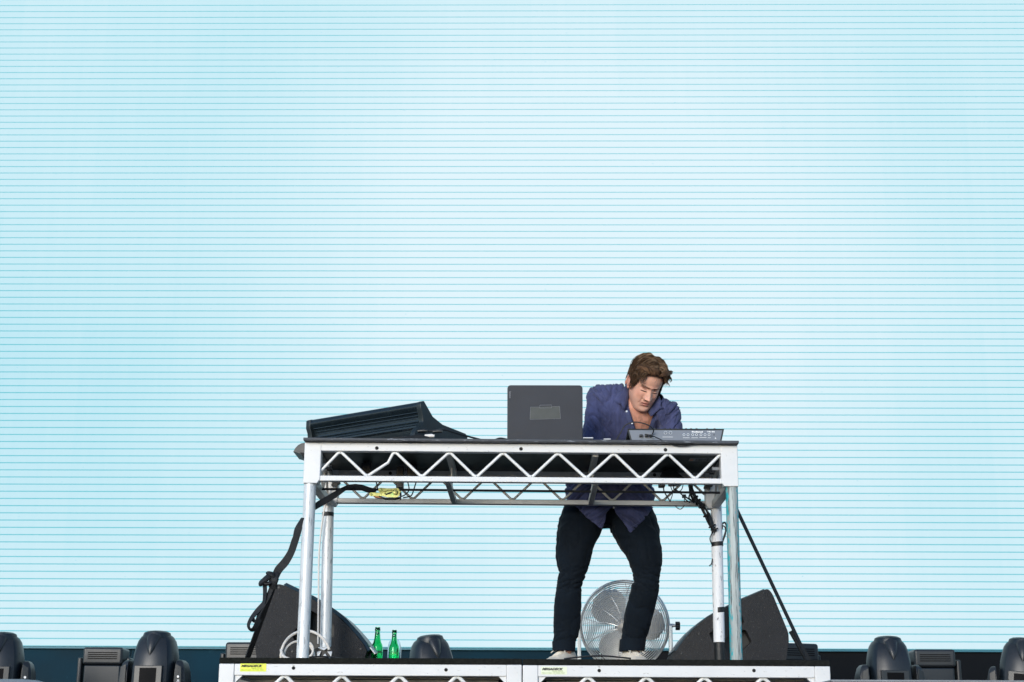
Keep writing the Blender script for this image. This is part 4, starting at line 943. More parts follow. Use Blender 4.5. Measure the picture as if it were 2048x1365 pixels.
# low grey things on the front of the stage, right at the bottom of the picture
Yf = -2.15
q = P(1720, 1362, Yf); x0 = P(1664, 1363, Yf).x; x1 = P(2120, 1363, Yf).x
fc_ = thing('low_case', ((x0 + x1) / 2, Yf + .1, FLOOR), 'long low grey case at the stage front along the bottom right border', 'case')
MB().box(((x0 + x1) / 2, Yf + .1, (q.z + FLOOR) / 2), (x1 - x0, .2, q.z - FLOOR - .001)).build('body', 'case_grey', fc_, bevel=.004)
MB().box(((x0 + x1) / 2, Yf + .1, q.z - .0), (x1 - x0 + .006, .206, .006)).build('lid', 'case_grey', fc_, bevel=.002)
q = P(30, 1356, Yf); x1 = P(76, 1360, Yf).x
fb = MB(); fb.rings([[Vector((q.x - .25 + (x1 - q.x + .25) * f, Yf + .1 + math.sin(a) * .09 * k, FLOOR + (q.z - FLOOR) * (.5 + .5 * math.cos(a)) * k)) for a in [2 * math.pi * j / 20 for j in range(20)]] for f, k in ((0, .9), (.2, 1), (.75, 1), (.9, .985), (.97, .96), (1, .90))])
tag(fb.build('padded_bag', 'case_grey', smooth=True), 'low soft grey bag at the stage front in the bottom left corner', 'bag')
# ------------------------------------------------------------------ the performer
from mathutils import Euler
pr = thing('person', (P(1205, 1318, .95).x, .95, DZ), 'performer in navy linen shirt and dark trousers bending over the drum machine', 'person')
OFF = base(pr)
def ell(c, hx, hy, n=36, ex=2.2, ax=None):
    """horizontal ring (super-ellipse) round c; ax = optional 3x3 frame"""
    out = []
    for j in range(n):
        a = 2 * math.pi * j / n; q, s = math.cos(a), math.sin(a)
        v = Vector((math.copysign(abs(q) ** (2 / ex), q) * hx, math.copysign(abs(s) ** (2 / ex), s) * hy, 0))
        out.append(Vector(c) + (ax @ v if ax is not None else v))
    return out
def rowring(xl, xr, y, Y, hy, n=36, ex=2.2):
    a = P(xl, y, Y); b = P(xr, y, Y); return ell((a + b) / 2, (b - a).length / 2, hy, n, ex)
def remesh(mb, vox, it=6, fac=.5, name='m'):
    me = mb.mesh(name)
    r = evalmesh(me, [('REMESH', dict(mode='VOXEL', voxel_size=vox, use_smooth_shade=True)), ('SMOOTH', dict(iterations=it, factor=fac))])
    return r
def nz(p, s, o=0): return noise.noise(Vector((p[0] * s[0] + o, p[1] * s[1] + o * .7, p[2] * s[2] - o)))
def ridge(p, s, o=0): return 1 - 2 * abs(nz(p, s, o))
def crease(p, s, o=0, k=5.5): a = max(0, 1 - abs(nz(p, s, o)) * k); return -a * a
def smooth01(t): t = max(0, min(1, t)); return t * t * (3 - 2 * t)
def displace(me, fn):
    ns = [v.normal.copy() for v in me.vertices]
    for v, n in zip(me.vertices, ns):
        d = fn(v.co, n)
        if d: v.co = v.co + n * d
    me.update()
def skinparts(me, name, m, par, label=None):
    me.transform(Matrix.Translation(-OFF)); me.materials.clear()
    me.polygons.foreach_set('use_smooth', [True] * len(me.polygons))
    return put(name, me, m, par, False, off=OFF, label=label)

# ---- trousers
HIPY, KNY, ANY = .93, .83, .95
def Yleg(y): 
    if y < 1130: return HIPY + (KNY - HIPY) * smooth01((y - 1000) / 130)
    return KNY + (ANY - KNY) * smooth01((y - 1130) / 160)
legL = [(1000, 1134, 1216), (1016, 1127, 1214), (1030, 1122, 1212), (1041, 1119, 1211), (1055, 1116.5, 1207), (1070, 1114.5, 1199), (1085, 1113, 1191), (1100, 1111.5, 1186), (1116, 1111, 1182), (1135, 1114, 1178), (1148, 1117.5, 1174), (1158, 1115, 1170), (1168, 1112, 1166), (1178, 1110.5, 1163), (1205, 1108.5, 1163), (1238, 1107, 1163), (1260, 1107, 1160), (1278, 1106, 1156), (1292, 1107.5, 1151), (1303, 1109, 1148)]
legR = [(1000, 1215, 1300), (1016, 1216, 1303), (1030, 1217, 1309), (1041, 1218, 1314), (1055, 1220, 1316.5), (1066, 1223, 1318), (1088, 1236, 1321.5), (1110, 1250, 1323.5), (1127, 1258, 1324.5), (1142, 1264, 1323), (1155, 1266, 1320), (1166, 1264, 1319.5), (1176, 1261, 1319), (1190, 1258, 1317), (1205, 1254, 1314), (1222, 1250.5, 1309.5), (1238, 1247, 1305), (1260, 1244, 1299), (1280, 1242, 1292), (1292, 1243, 1289), (1302, 1246, 1287)]
tm = MB()
for lg in (legL, legR):
    rs = []
    for y, xl, xr in lg:
        w = (P(xr, y, .9) - P(xl, y, .9)).length / 2
        hy = w * (1.0 if y < 1060 else 1.05) if y > 1040 else min(w, .105)
        rs.append(rowring(xl, xr, y, Yleg(y), hy))
    tm.rings(rs)
tm.rings([rowring(1142, 1294, 985, HIPY, .11), rowring(1136, 1298, 1000, HIPY + .005, .115), rowring(1131, 1303, 1018, HIPY + .01, .12), rowring(1140, 1303, 1035, HIPY + .015, .12), rowring(1165, 1280, 1046, HIPY + .015, .115), rowring(1190, 1236, 1053, HIPY + .015, .08)])
tr = remesh(tm, .0055, 8)
kL = P(1145, 1152, KNY); kR = P(1292, 1168, KNY)
def trf(p, n):
    px_, py_ = pix(p); d = 0
    knee = math.exp(-((py_ - 1160) / 26) ** 2); low = math.exp(-((py_ - 1272) / 22) ** 2); top = math.exp(-((py_ - 1060) / 45) ** 2)
    sg = 1 if p[0] > 0.42 else -1; K_ = (p[0], p[1], p[2] + .35 * sg * p[0])
    d += knee * (.0060 * nz(K_, (7, 9, 46), 3) + .0075 * crease(K_, (7, 7, 34), 61, 4) + .0045 * crease(K_, (10, 10, 60), 63, 4))
    d += low * (.0040 * nz(p, (8, 8, 48), 12) + .0060 * crease(K_, (7, 7, 36), 65, 4)) + .0045 * crease((p[0], p[1], p[2] * .4 + p[0] * .5), (14, 10, 10), 67, 5)
    d += top * .0065 * ridge((p[0] + p[2] * .55 * (1 if p[0] > 0.42 else -1), p[1], p[2] * 1.2), (7, 6, 16), 5)
    d += .0035 * nz(p, (12, 12, 14), 1) + .0015 * nz(p, (30, 30, 40), 2)
    return d
displace(tr, trf)
to = skinparts(tr, 'trousers', 'trouser', pr)
for xl, xr, y0, y1, Yv in ((1105, 1150.5, 1283, 1303, ANY), (1240.5, 1291.5, 1279, 1303, ANY)):
    rs = []
    for y, g_ in ((y0, 0), (y0 + 1.5, 2.0), (y1 - 2, 2.2), (y1, 1.2), (y1, -2)):
        k = (y - y0) / (y1 - y0); sh = (-1.5 if xl > 1200 else 1.) * k
        rs.append(rowring(xl - g_ * .5 + sh, xr + g_ * .5 + sh - 2 * k, y + (1.5 * math.sin(1) if 0 else 0), Yv, (P(xr, y, Yv) - P(xl, y, Yv)).length / 2 + .004))
    cm = MB().rings(rs, cap=False); o = cm.build('turn_up', 'trouser', to, smooth=True)
MB().tube(spline([P(x, y, .93 - .122) for x, y in ((1216, 1020), (1213, 1034), (1211, 1046), (1210, 1052))], 4), .0022, 6).build('fly_seam', 'trouser', to, smooth=True)

# ---- torso and arms: skin body
TY = lambda y: .93 + (.66 - .93) * smooth01((1000 - y) / 190)
def hand(mb, wrist, fdir, up, side, scale=1.0, curl=.6):
    """palm and five separate fingers; fdir = direction of the hand, up = back of the hand, side = towards the thumb"""
    f = fdir.normalized(); u = (up - f * up.dot(f)).normalized(); s = side - f * side.dot(f) - u * side.dot(u); s.normalize()
    fr = Matrix((s, u, f)).transposed()
    def L(x, y, z): return wrist + fr @ Vector((x, y, z)) * scale
    rs = []
    for z, hx, hy in ((-.02, .026, .021), (0, .027, .019), (.03, .037, .017), (.06, .042, .015), (.085, .042, .013), (.095, .038, .010)):
        rs.append([L(math.cos(2 * math.pi * j / 16) * hx, math.sin(2 * math.pi * j / 16) * hy, z) for j in range(16)])
    mb.rings(rs)
    for x, ln, sp in ((.032, .072, .10), (.0115, .080, .03), (-.0105, .074, -.04), (-.031, .058, -.13)):
        pts = [L(x * .8, 0, .075)]; a = 0; p = Vector((x, -.001, .088)); pts.append(L(*p)); rad = [.0085, .0088]
        for k, fr_ in enumerate((.42, .32, .26)):
            a += curl * (.55, .8, .6)[k]; p = p + Vector((math.sin(sp) * ln * fr_, -math.sin(a) * ln * fr_, math.cos(a) * ln * fr_)); pts.append(L(*p)); rad.append((.0083, .0075, .0058)[k])
        mb.tube(spline(pts, 3), [rad[min(int(i / 3), len(rad) - 1)] * scale for i in range(3 * (len(pts) - 1) + 1)], 10)
    pts = [L(.018, -.004, .012), L(.040, -.010, .030), L(.056, -.016, .058), L(.058, -.024, .082), L(.054, -.030, .100)]
    mb.tube(spline(pts, 3), [.014 * scale] * 4 + [.0115 * scale] * 4 + [.0095 * scale] * 3 + [.007 * scale] * 2, 10)
neck0 = P(1276, 812, .64); 
HC = P(1290, 766.5, .535)                         # centre of the head
shL = P(1203, 792, .635); elL = P(1183, 903, .64); wrL = Vector((PX(1244, .45, ZT + .09), .48, ZT + .072))
shR = P(1332, 823, .61); elR = P(1346, 908, .62); wrR = Vector((PX(1338, .42, ZT + .09), .42, ZT + .085))
bm_ = MB()
bm_.rings([rowring(xl, xr, y, TY(y), hy) for y, xl, xr, hy in ((1000, 1160, 1272, .095), (960, 1152, 1286, .10), (920, 1165, 1300, .105), (880, 1200, 1310, .110), (850, 1208, 1318, .112), (825, 1206, 1320, .105), (806, 1206, 1318, .09), (793, 1212, 1308, .07), (783, 1235, 1296, .052))])
bm_.tube(spline([P(1272, 826, .665), P(1274, 806, .645), P(1280, 786, .60), P(1286, 765, .56)], 5), [.070] * 4 + [.062] * 4 + [.058] * 8, 20)
for sh, el, wr in ((shL, elL, wrL), (shR, elR, wrR)):
    bm_.tube([sh, sh.lerp(el, .5), el], [.046, .038, .032], 18)
    bm_.tube([el, el.lerp(wr, .35), wr], [.032, .036, .027], 18); bm_.blob(el, .033)
bm_.tube([P(1168, 1010, HIPY), P(1146, 1130, KNY), P(1132, 1295, ANY), P(1130, 1312, ANY)], [.055, .042, .032, .030], 16)
bm_.tube([P(1262, 1010, HIPY), P(1293, 1140, KNY), P(1268, 1290, ANY), P(1268, 1312, ANY)], [.055, .042, .032, .030], 16)
hand(bm_, wrL, Vector((.62, -.75, -.08)), Vector((0, 0, 1)), Vector((1, .4, 0)), 1.0, .38)
hand(bm_, wrR, Vector((-.35, -.9, -.12)), Vector((0, 0, 1)), Vector((-1, .2, 0)), 1.0, .42)
body_me = remesh(bm_, .0042, 4)

# ---- head (own local frame: x = towards picture right, y = out of the face, z = crown)
HR = (Matrix.Rotation(R(6), 3, 'Y') @ Matrix.Rotation(R(21), 3, 'Z') @ Matrix.Rotation(R(37), 3, 'X')) @ Matrix(((1, 0, 0), (0, -1, 0), (0, 0, 1)))
HS = 1.07
def HW(v): v = Vector(v); return HC + HR @ (Vector((v.x * .955, v.y, v.z)) * HS)
def interp(tab, z):
    n = len(tab)
    if z <= tab[0][0]: return tab[0][1:]
    if z >= tab[-1][0]: return tab[-1][1:]
    def tan(k, c):
        a = max(0, k - 1); b = min(n - 1, k + 1); return (tab[b][c] - tab[a][c]) / (tab[b][0] - tab[a][0])
    for k in range(n - 1):
        if z <= tab[k + 1][0]:
            h = tab[k + 1][0] - tab[k][0]; t = (z - tab[k][0]) / h; out = []
            for c in range(1, 5):
                p0, p1 = tab[k][c], tab[k + 1][c]; m0, m1 = tan(k, c) * h, tan(k + 1, c) * h
                out.append((2*t**3 - 3*t**2 + 1) * p0 + (t**3 - 2*t**2 + t) * m0 + (-2*t**3 + 3*t**2) * p1 + (t**3 - t**2) * m1)
            return out
# z, half width, front, back, exponent
TAB = [(-.128, .012, .045, .010, 2.0), (-.124, .028, .066, -.020, 2.1), (-.116, .038, .082, -.036, 2.25), (-.104, .046, .0895, -.046, 2.3), (-.090, .053, .0885, -.052, 2.35), (-.075, .0595, .0875, -.058, 2.35), (-.060, .0640, .0895, -.062, 2.35), (-.045, .0675, .0885, -.068, 2.35), (-.028, .0705, .0880, -.076, 2.3),
       (-.010, .0730, .0875, -.086, 2.25), (.008, .0745, .0890, -.093, 2.2), (.025, .0755, .0945, -.098, 2.2), (.045, .0765, .0950, -.101, 2.15), (.062, .0755, .0905, -.101, 2.1), (.080, .0700, .0800, -.094, 2.05), (.096, .0580, .0620, -.078, 2.0), (.108, .0420, .0420, -.055, 2.0), (.116, .0220, .0200, -.028, 2.0), (.118, .004, .004, -.004, 2.0)]
def G(x, z, cx, cz, sx, sz): return math.exp(-((x - cx) / sx) ** 2 - ((z - cz) / sz) ** 2)
def face_d(x, z):
    d = 0; ax = abs(x)
    # nose bridge, tip, wings
    br = smooth01((.018 - z) / .055) if z < .018 else 0
    if z > -.050: d += (.0055 + .0185 * smooth01((.010 - z) / .050)) * math.exp(-(x / (.0088 + .0045 * smooth01((.01 - z) / .05))) ** 2) * smooth01((z + .0505) / .009) * smooth01((.030 - z) / .02)
    d += .0055 * G(x, z, 0, -.040, .0120, .0085)
    d += .0095 * G(ax, z, .0160, -.0415, .0068, .0075)
    d -= .0040 * G(ax, z, .0245, -.046, .005, .010)
    d -= .0035 * G(ax, z, .0085, -.0495, .004, .003)
    # eye sockets, lids, brow
    d -= .0135 * G(ax, z, .0290, .0045, .0150, .0078)
    d += .0085 * G(ax, z, .0310, -.0025, .0120, .0062)
    d += .0065 * G(ax, z, .0270, .0170, .0180, .0058)
    d += .0035 * G(x, z, 0, .018, .011, .008)
    d -= .0024 * G(ax, z, .0045, .0185, .0016, .007)
    d -= .0022 * G(ax, z, .0300, -.0125, .015, .0028)
    # cheeks, folds, lips, chin
    d += .0050 * G(ax, z, .0440, -.030, .017, .016)
    t = (-.040 - z) / .035
    if 0 < t < 1.2: d -= .0022 * math.exp(-((ax - (.0235 + .010 * t)) / .0035) ** 2) * smooth01(t * 3) * smooth01((1.2 - t) * 3)
    d -= .0016 * G(x, z, 0, -.0555, .0035, .005)
    d += .0050 * G(x, z, 0, -.0635, .0190, .0036)
    d += .0062 * G(x, z, 0, -.0745, .0165, .0048)
    d -= .0055 * math.exp(-((z + .0688 + .0012 * (ax / .02) ** 2) / .0017) ** 2) * smooth01((.0255 - ax) / .008)
    d -= .0055 * G(x, z, 0, -.0860, .018, .0050)
    d += .0040 * G(x, z, 0, -.1040, .014, .0090)
    return d
NZ, NA = 190, 168
hv = []; hf = []
zs_ = [(-.128 + .246 * i / (NZ - 1)) for i in range(NZ)]
hcol = []
for i, z in enumerate(zs_):
    hw, fr_, bk, ex = interp(TAB, z)
    cyc = (fr_ + bk) / 2; hy = (fr_ - bk) / 2
    for j in range(NA):
        # angular samples concentrated on the face
        u = j / NA; a = 2 * math.pi * u; a = a - .30 * math.sin(2 * (a - math.pi / 2)) * .9 if False else a
        q, s = math.cos(a), math.sin(a)
        x = math.copysign(abs(q) ** (2 / ex), q) * hw; y = cyc + math.copysign(abs(s) ** (2 / ex), s) * hy
        if s > 0:
            k = smooth01(s * 1.8); y += face_d(x, z) * k
        hv.append(Vector((x, y, z)))
for i in range(NZ - 1):
    for j in range(NA):
        hf.append((i * NA + j, i * NA + (j + 1) % NA, (i + 1) * NA + (j + 1) % NA, (i + 1) * NA + j))
hf.append(tuple(reversed(range(NA)))); hf.append(tuple(range((NZ - 1) * NA, NZ * NA)))
def skin_col(x, y, z, front):
    """natural pigment: lips, flushed cheeks and nose, stubble shadow on the jaw, eyebrow hair; plus shade painted in at eyes and mouth"""
    c = Vector((.66, .35, .25)); ax = abs(x)
    if front:
        n = nz((x, y, z), (60, 60, 60), 4)
        c = c.lerp(Vector((.60, .25, .18)), .5 * G(ax, z, .044, -.028, .020, .018) + .5 * G(x, z, 0, -.042, .012, .010))
        jaw = smooth01((-.045 - z) / .02) * .42 * (1 - .8 * G(x, z, 0, -.069, .022, .008)); c = c.lerp(Vector((.45, .27, .21)), jaw * (.75 + .5 * n))
        lip = max(G(x, z, 0, -.0635, .0225, .0040), G(x, z, 0, -.0745, .0200, .0055)); c = c.lerp(Vector((.46, .165, .135)), min(1, lip * 1.1))
        mo = math.exp(-((z + .0688 + .0012 * (ax / .02) ** 2) / .0016) ** 2) * smooth01((.0265 - ax) / .006); c = c.lerp(Vector((.10, .035, .03)), mo * .9)  # shade in the crease between the lips, put into the colour
        # eyebrow: arched band
        bz = .0130 + .0058 * math.sin(min(1, max(0, (ax - .010) / .040)) * math.pi * .72)
        br = math.exp(-((z - bz) / .0040) ** 2) * smooth01((ax - .009) / .006) * smooth01((.050 - ax) / .012); c = c.lerp(Vector((.13, .070, .040)), min(1, max(0, br * (.80 + .7 * nz((x, y, z), (300, 100, 120), 2)))))
        # lash line of the lowered lids, then under-brow shade painted into the sockets
        lz = -.0068 + .0020 * ((ax - .0305) / .014) ** 2 * -1 + .002; lsh = math.exp(-((z - lz + .0022) / .0026) ** 2) * smooth01((.0160 - abs(ax - .0305)) / .004); c = c.lerp(Vector((.045, .025, .018)), lsh * .95); c = c.lerp(Vector((.22, .10, .075)), .55 * G(ax, z, .026, .0050, .014, .0042))
        c = c.lerp(Vector((.40, .19, .14)), .35 * G(ax, z, .028, .006, .016, .007))
        c = c * (1 + .10 * n)
    return c
head_col = [skin_col(v.x, v.y, v.z, v.y > .01) for v in hv]
# ears: lofted shells joined to the head
ev = MB()
for s in (-1, 1):
    for k, (cx, sc_, th) in enumerate(((.0, 1.0, .0045), (.0, .62, .003))):
        pts = []
        for i in range(15):
            a = R(-115 + 250 * i / 14); pts.append(HWl := Vector((s * (.0755 + .010 * max(0, math.sin(a * .5 + .4)) * sc_), -.012 - .0165 * math.sin(a + .1) * sc_ * 1.0 - .004, -.012 + .030 * math.cos(a) * sc_ * (1.05))))
        ev.tube(pts, [.0042 * (1 if k == 0 else .7)] * 15, 8)
    ev.blob((s * .0785, -.013, -.012), (.0065, .0175, .030)); ev.blob((s * .0775, -.004, -.038), (.0048, .0065, .0085))
o_ = len(hv); hv += ev.v; hf += [tuple(i + o_ for i in f) for f in ev.f]; head_col += [Vector((.58, .26, .185))] * len(ev.v)
# join body + head in one mesh with a colour attribute
bco = [v.co.copy() for v in body_me.vertices]; bfa = [tuple(p.vertices) for p in body_me.polygons]
allv = bco + [HW(v) for v in hv]; o_ = len(bco); allf = bfa + [tuple(i + o_ for i in f) for f in hf]
me = bpy.data.meshes.new('body'); me.from_pydata([tuple(v - OFF) for v in allv], [], allf); me.update()
bmx = bmesh.new(); bmx.from_mesh(me); bmesh.ops.recalc_face_normals(bmx, faces=bmx.faces); bmx.to_mesh(me); bmx.free()
cl = []
for p in bco:
    c = Vector((.62, .31, .215)); q = pix(p)
    if 1240 < q[0] < 1330 and 815 < q[1] < 885 and p.y < .66:
        hsp = smooth01((nz(p, (90, 60, 46), 2) + nz(p, (220, 100, 90), 8) * .7 + .18) * 1.6) * smooth01((q[1] - 822) / 14); c = c.lerp(Vector((.50, .20, .14)), .3); c = c.lerp(Vector((.20, .095, .060)), .42 * hsp)
    cl.append((*c, 1))
cl += [(*c, 1) for c in head_col]
at = me.color_attributes.new('pigment', 'FLOAT_COLOR', 'POINT'); at.data.foreach_set('color', [x for c in cl for x in c])
sk_ = bpy.data.materials.new('skin'); sk_.use_nodes = True; t = sk_.node_tree; b = t.nodes['Principled BSDF']
an = _n(t, 'ShaderNodeAttribute', attribute_name='pigment'); t.links.new(an.outputs['Color'], b.inputs['Base Color'])
b.inputs['Roughness'].default_value = .48; b.inputs['Subsurface Weight'].default_value = .12; b.inputs['Subsurface Radius'].default_value = (.010, .004, .002); b.inputs['Subsurface Scale'].default_value = .5; b.inputs['Specular IOR Level'].default_value = .35
tc = _n(t, 'ShaderNodeTexCoord'); n3 = _n(t, 'ShaderNodeTexNoise'); n3.inputs['Scale'].default_value = 260; t.links.new(tc.outputs['Object'], n3.inputs['Vector'])
bp = _n(t, 'ShaderNodeBump'); bp.inputs['Strength'].default_value = .18; bp.inputs['Distance'].default_value = .001; t.links.new(n3.outputs['Fac'], bp.inputs['Height']); t.links.new(bp.outputs[0], b.inputs['Normal'])
MT['skin'] = sk_
me.polygons.foreach_set('use_smooth', [True] * len(me.polygons))
put('body', me, 'skin', pr, False, off=OFF)

# ---- hair: scalp cap plus a few hundred tapered locks swept off a parting
cap = MB(); rs = []
capv = []; capf = []; keep = {}
def hairline(x, y):   # lowest z of hair for a direction round the head
    if y > .0: # front half: forehead line, dropping to the sideburn
        t = min(1, abs(x) / .073); return .081 - .012 * t - .085 * smooth01((t - .80) / .20)
    return -.012 - .055 * smooth01(-y / .05)
NC = 96
for i in range(70):
    z = -.085 + .206 * i / 69
    hw, fr_, bk, ex = interp(TAB, min(z, .1179)); sc_ = 1.0
    for j in range(NC):
        a = 2 * math.pi * j / NC; q, s = math.cos(a), math.sin(a)
        th = .0065 + .011 * smooth01((z - .03) / .06)
        x = math.copysign(abs(q) ** (2 / ex), q) * (hw + th); y = (fr_ + bk) / 2 + math.copysign(abs(s) ** (2 / ex), s) * ((fr_ - bk) / 2 + th)
        capv.append(Vector((x, y, z + (.012 * smooth01((z - .07) / .05))))); keep[(i, j)] = z > hairline(x, y)
for i in range(69):
    for j in range(NC):
        if keep[(i, j)] and keep[(i, (j + 1) % NC)] and keep[(i + 1, j)]: capf.append((i * NC + j, i * NC + (j + 1) % NC, (i + 1) * NC + (j + 1) % NC, (i + 1) * NC + j))
capf.append(tuple(range(69 * NC, 70 * NC)))
cap.add([HW(v) for v in capv], capf)
cme = cap.mesh('hair', OFF); cme.materials.clear()
hairm = bpy.data.materials.new('brown_hair'); hairm.use_nodes = True; t = hairm.node_tree; b = t.nodes['Principled BSDF']
an = _n(t, 'ShaderNodeAttribute', attribute_name='pigment'); t.links.new(an.outputs['Color'], b.inputs['Base Color'])
b.inputs['Roughness'].default_value = .5; b.inputs['Specular IOR Level'].default_value = .25
capm = hairm.copy(); capm.node_tree.nodes['Principled BSDF'].inputs['Specular IOR Level'].default_value = .03; capm.node_tree.nodes['Principled BSDF'].inputs['Roughness'].default_value = 1
hair_o = put('hair', cme, capm, pr, True, off=OFF)
ca = cme.color_attributes.new('pigment', 'FLOAT_COLOR', 'POINT'); ca.data.foreach_set('color', [x for _ in cme.vertices for x in (.040, .022, .012, 1)])
random.seed(21)
lk = MB(); lcol = []
def scalp(a, y, lift):
    """point over the skull: a = angle from the crown (+ to picture right), y = fore-aft position"""
    yy = max(-.099, min(.093, y)); k = math.sqrt(max(.02, 1 - (yy / .104) ** 2))
    rx = .081 * k ** .55; rz = .104 * k ** .8
    return Vector((math.sin(a) * (rx + lift), y, .020 + math.cos(a) * (rz + lift) * (1 if math.cos(a) > 0 else .8)))
def lock(pts, w, col):
    pts = spline(pts, 3); n = len(pts); s0 = len(lk.v)
    r = [w * (.55 + .45 * math.sin(math.pi * min(1, i / (n - 1) * 1.5 + .12))) * (1 if i < n * .55 else max(.10, 1 - (i - n * .55) / (n * .47))) for i in range(n)]
    lk.tube([HW(p) for p in pts], r, 5, flat=.55); lcol.extend([col] * (len(lk.v) - s0))
for k in range(1000):
    t = random.random(); side = random.choice((-1, 1))
    y0 = .080 - .175 * t; part = .010 + .012 * t
    a0 = part / .1 * 1 + side * random.uniform(0, .10)
    amax = (random.uniform(.85, 1.35) if side > 0 else random.uniform(1.0, 1.62)) if y0 > .03 else random.uniform(.9, 1.9)
    front = smooth01((y0 - .01) / .06); pts = []
    drift = random.uniform(-.012, .018); wave = random.uniform(0, 6.28); wa = random.uniform(.002, .005)
    li = random.uniform(.003, .018)
    N = 8
    for i in range(N + 1):
        f = i / N; a = a0 + side * f * amax
        lift = .006 + li * math.sin(math.pi * min(1, f * 1.15 + .08)) ** .8 * (1 if side > 0 else .9) + wa * math.sin(wave + f * 9)
        if front > .3 and f > .6: lift += random.uniform(.0, .004) + .010 * (f - .6) * (1.8 if side > 0 else .8)
        y = y0 + drift * f + front * (.014 * math.sin(math.pi * f * .9)) - (.020 * f * (1 - front))
        p = scalp(a, y, lift)
        if front > .2:
            p.z += front * .010 * math.sin(math.pi * f)
            p.y = min(p.y, .082 + lift * .8); p.z += front * .006
        pts.append(p)
    b_ = random.uniform(.35, 1.6); tone = Vector((.105, .060, .034)) * b_
    if random.random() < .30: tone = Vector((.30, .20, .125)) * random.uniform(.7, 1.15)
    lock(pts, random.uniform(.0014, .0030), (*tone, 1))
# curls falling out on the picture-right side and by the temples, one stray curl on the forehead
for k in range(14):
    a = random.uniform(.85, 1.12); y0 = random.uniform(.02, .085); p0 = scalp(a - .5, y0, .016); p1 = scalp(a, y0 + .006, .024)
    dz = random.uniform(.006, .020); out = random.uniform(.0, .012)
    lock([p0, p1, p1 + Vector((.006 + out, .012, -dz * .6)), p1 + Vector((.002 + out, .020, -dz)), p1 + Vector((-.004 + out, .022, -dz - .004))], random.uniform(.0018, .0034), (*(Vector((.060, .033, .018)) * random.uniform(.6, 1.6)), 1))
for k in range(16):
    a = -random.uniform(.75, 1.25); y0 = random.uniform(.045, .085); p0 = scalp(a + .45, y0, .014); p1 = scalp(a, y0 + .010, .016)
    lock([p0, p1, p1 + Vector((-.002, .010, -.012)), p1 + Vector((.006, .013, -.019)), p1 + Vector((.012, .010, -.014))], random.uniform(.002, .0034), (*(Vector((.062, .034, .018)) * random.uniform(.5, 1.7)), 1))
for s in (-1, 1):
    for k in range(190):     # short sides, from the temple back over the ear
        y0 = random.uniform(-.06, .052); z0 = random.uniform(-.008, .068)
        if y0 > .03: z0 = random.uniform(-.018, .04)
        if -.045 < y0 < .012 and z0 < .028: z0 = random.uniform(.028, .068)
        x0 = s * (.0835 * math.sqrt(max(.1, 1 - ((y0 + .005) / .115) ** 2)))
        lock([Vector((x0, y0, z0)), Vector((x0 + s * .003, y0 - .008, z0 - .010)), Vector((x0 + s * .001, y0 - .013, z0 - .022))], random.uniform(.0018, .003), (*(Vector((.060, .033, .018)) * random.uniform(.5, 1.8)), 1))
for k in range(170):   # front hairline: roots swept up, back and to the sides
    x0 = random.uniform(-.066, .068); sd = -1 if x0 < .012 else 1; tt = min(1, abs(x0) / .073); hw_, f_, b__, e_ = interp(TAB, .066)
    y0 = .094 * math.sqrt(max(.05, 1 - (x0 / .080) ** 2)); z0 = hairline(x0, y0) + .001 + random.uniform(0, .012); q_ = random.uniform(.7, 1.3)
    up_ = .014 + random.uniform(0, .016)
    p0 = Vector((x0, y0 + .001, z0)); p1 = p0 + Vector((sd * .006 * q_, .010 * q_, up_ * .6)); p2 = p0 + Vector((sd * .018 * q_, .004, up_ * 1.1)); p3 = p0 + Vector((sd * .034 * q_, -.012, up_ * 1.0)); p4 = p0 + Vector((sd * .046 * q_, -.026, up_ * .55))
    for w_ in (p2, p3, p4):
        w_.x = max(-.092, min(.094, w_.x))
    lock([p0, p1, p2, p3, p4], random.uniform(.0022, .0040), (*(Vector((.085, .046, .025)) * random.uniform(.4, 2.2)), 1))
lock([Vector((.004, .093, .074)), Vector((.003, .104, .064)), Vector((-.003, .107, .054)), Vector((-.013, .106, .050)), Vector((-.018, .104, .052))], .0010, (.05, .028, .015, 1))
lock([Vector((-.030, .06, .105)), Vector((-.045, .055, .128)), Vector((-.055, .05, .120))], .0009, (.05, .028, .015, 1))
lock([Vector((.030, .03, .125)), Vector((.040, .03, .150)), Vector((.055, .03, .145))], .0009, (.05, .028, .015, 1))
lme = lk.mesh('lock', OFF); la_ = lme.color_attributes.new('pigment', 'FLOAT_COLOR', 'POINT')
la_.data.foreach_set('color', [x for c in lcol for x in c]) if len(lcol) == len(lme.vertices) else print('HAIR MISMATCH', len(lcol), len(lme.vertices))
lo = put('locks', lme, hairm, hair_o, True, off=OFF); lo.location = (0, 0, 0)

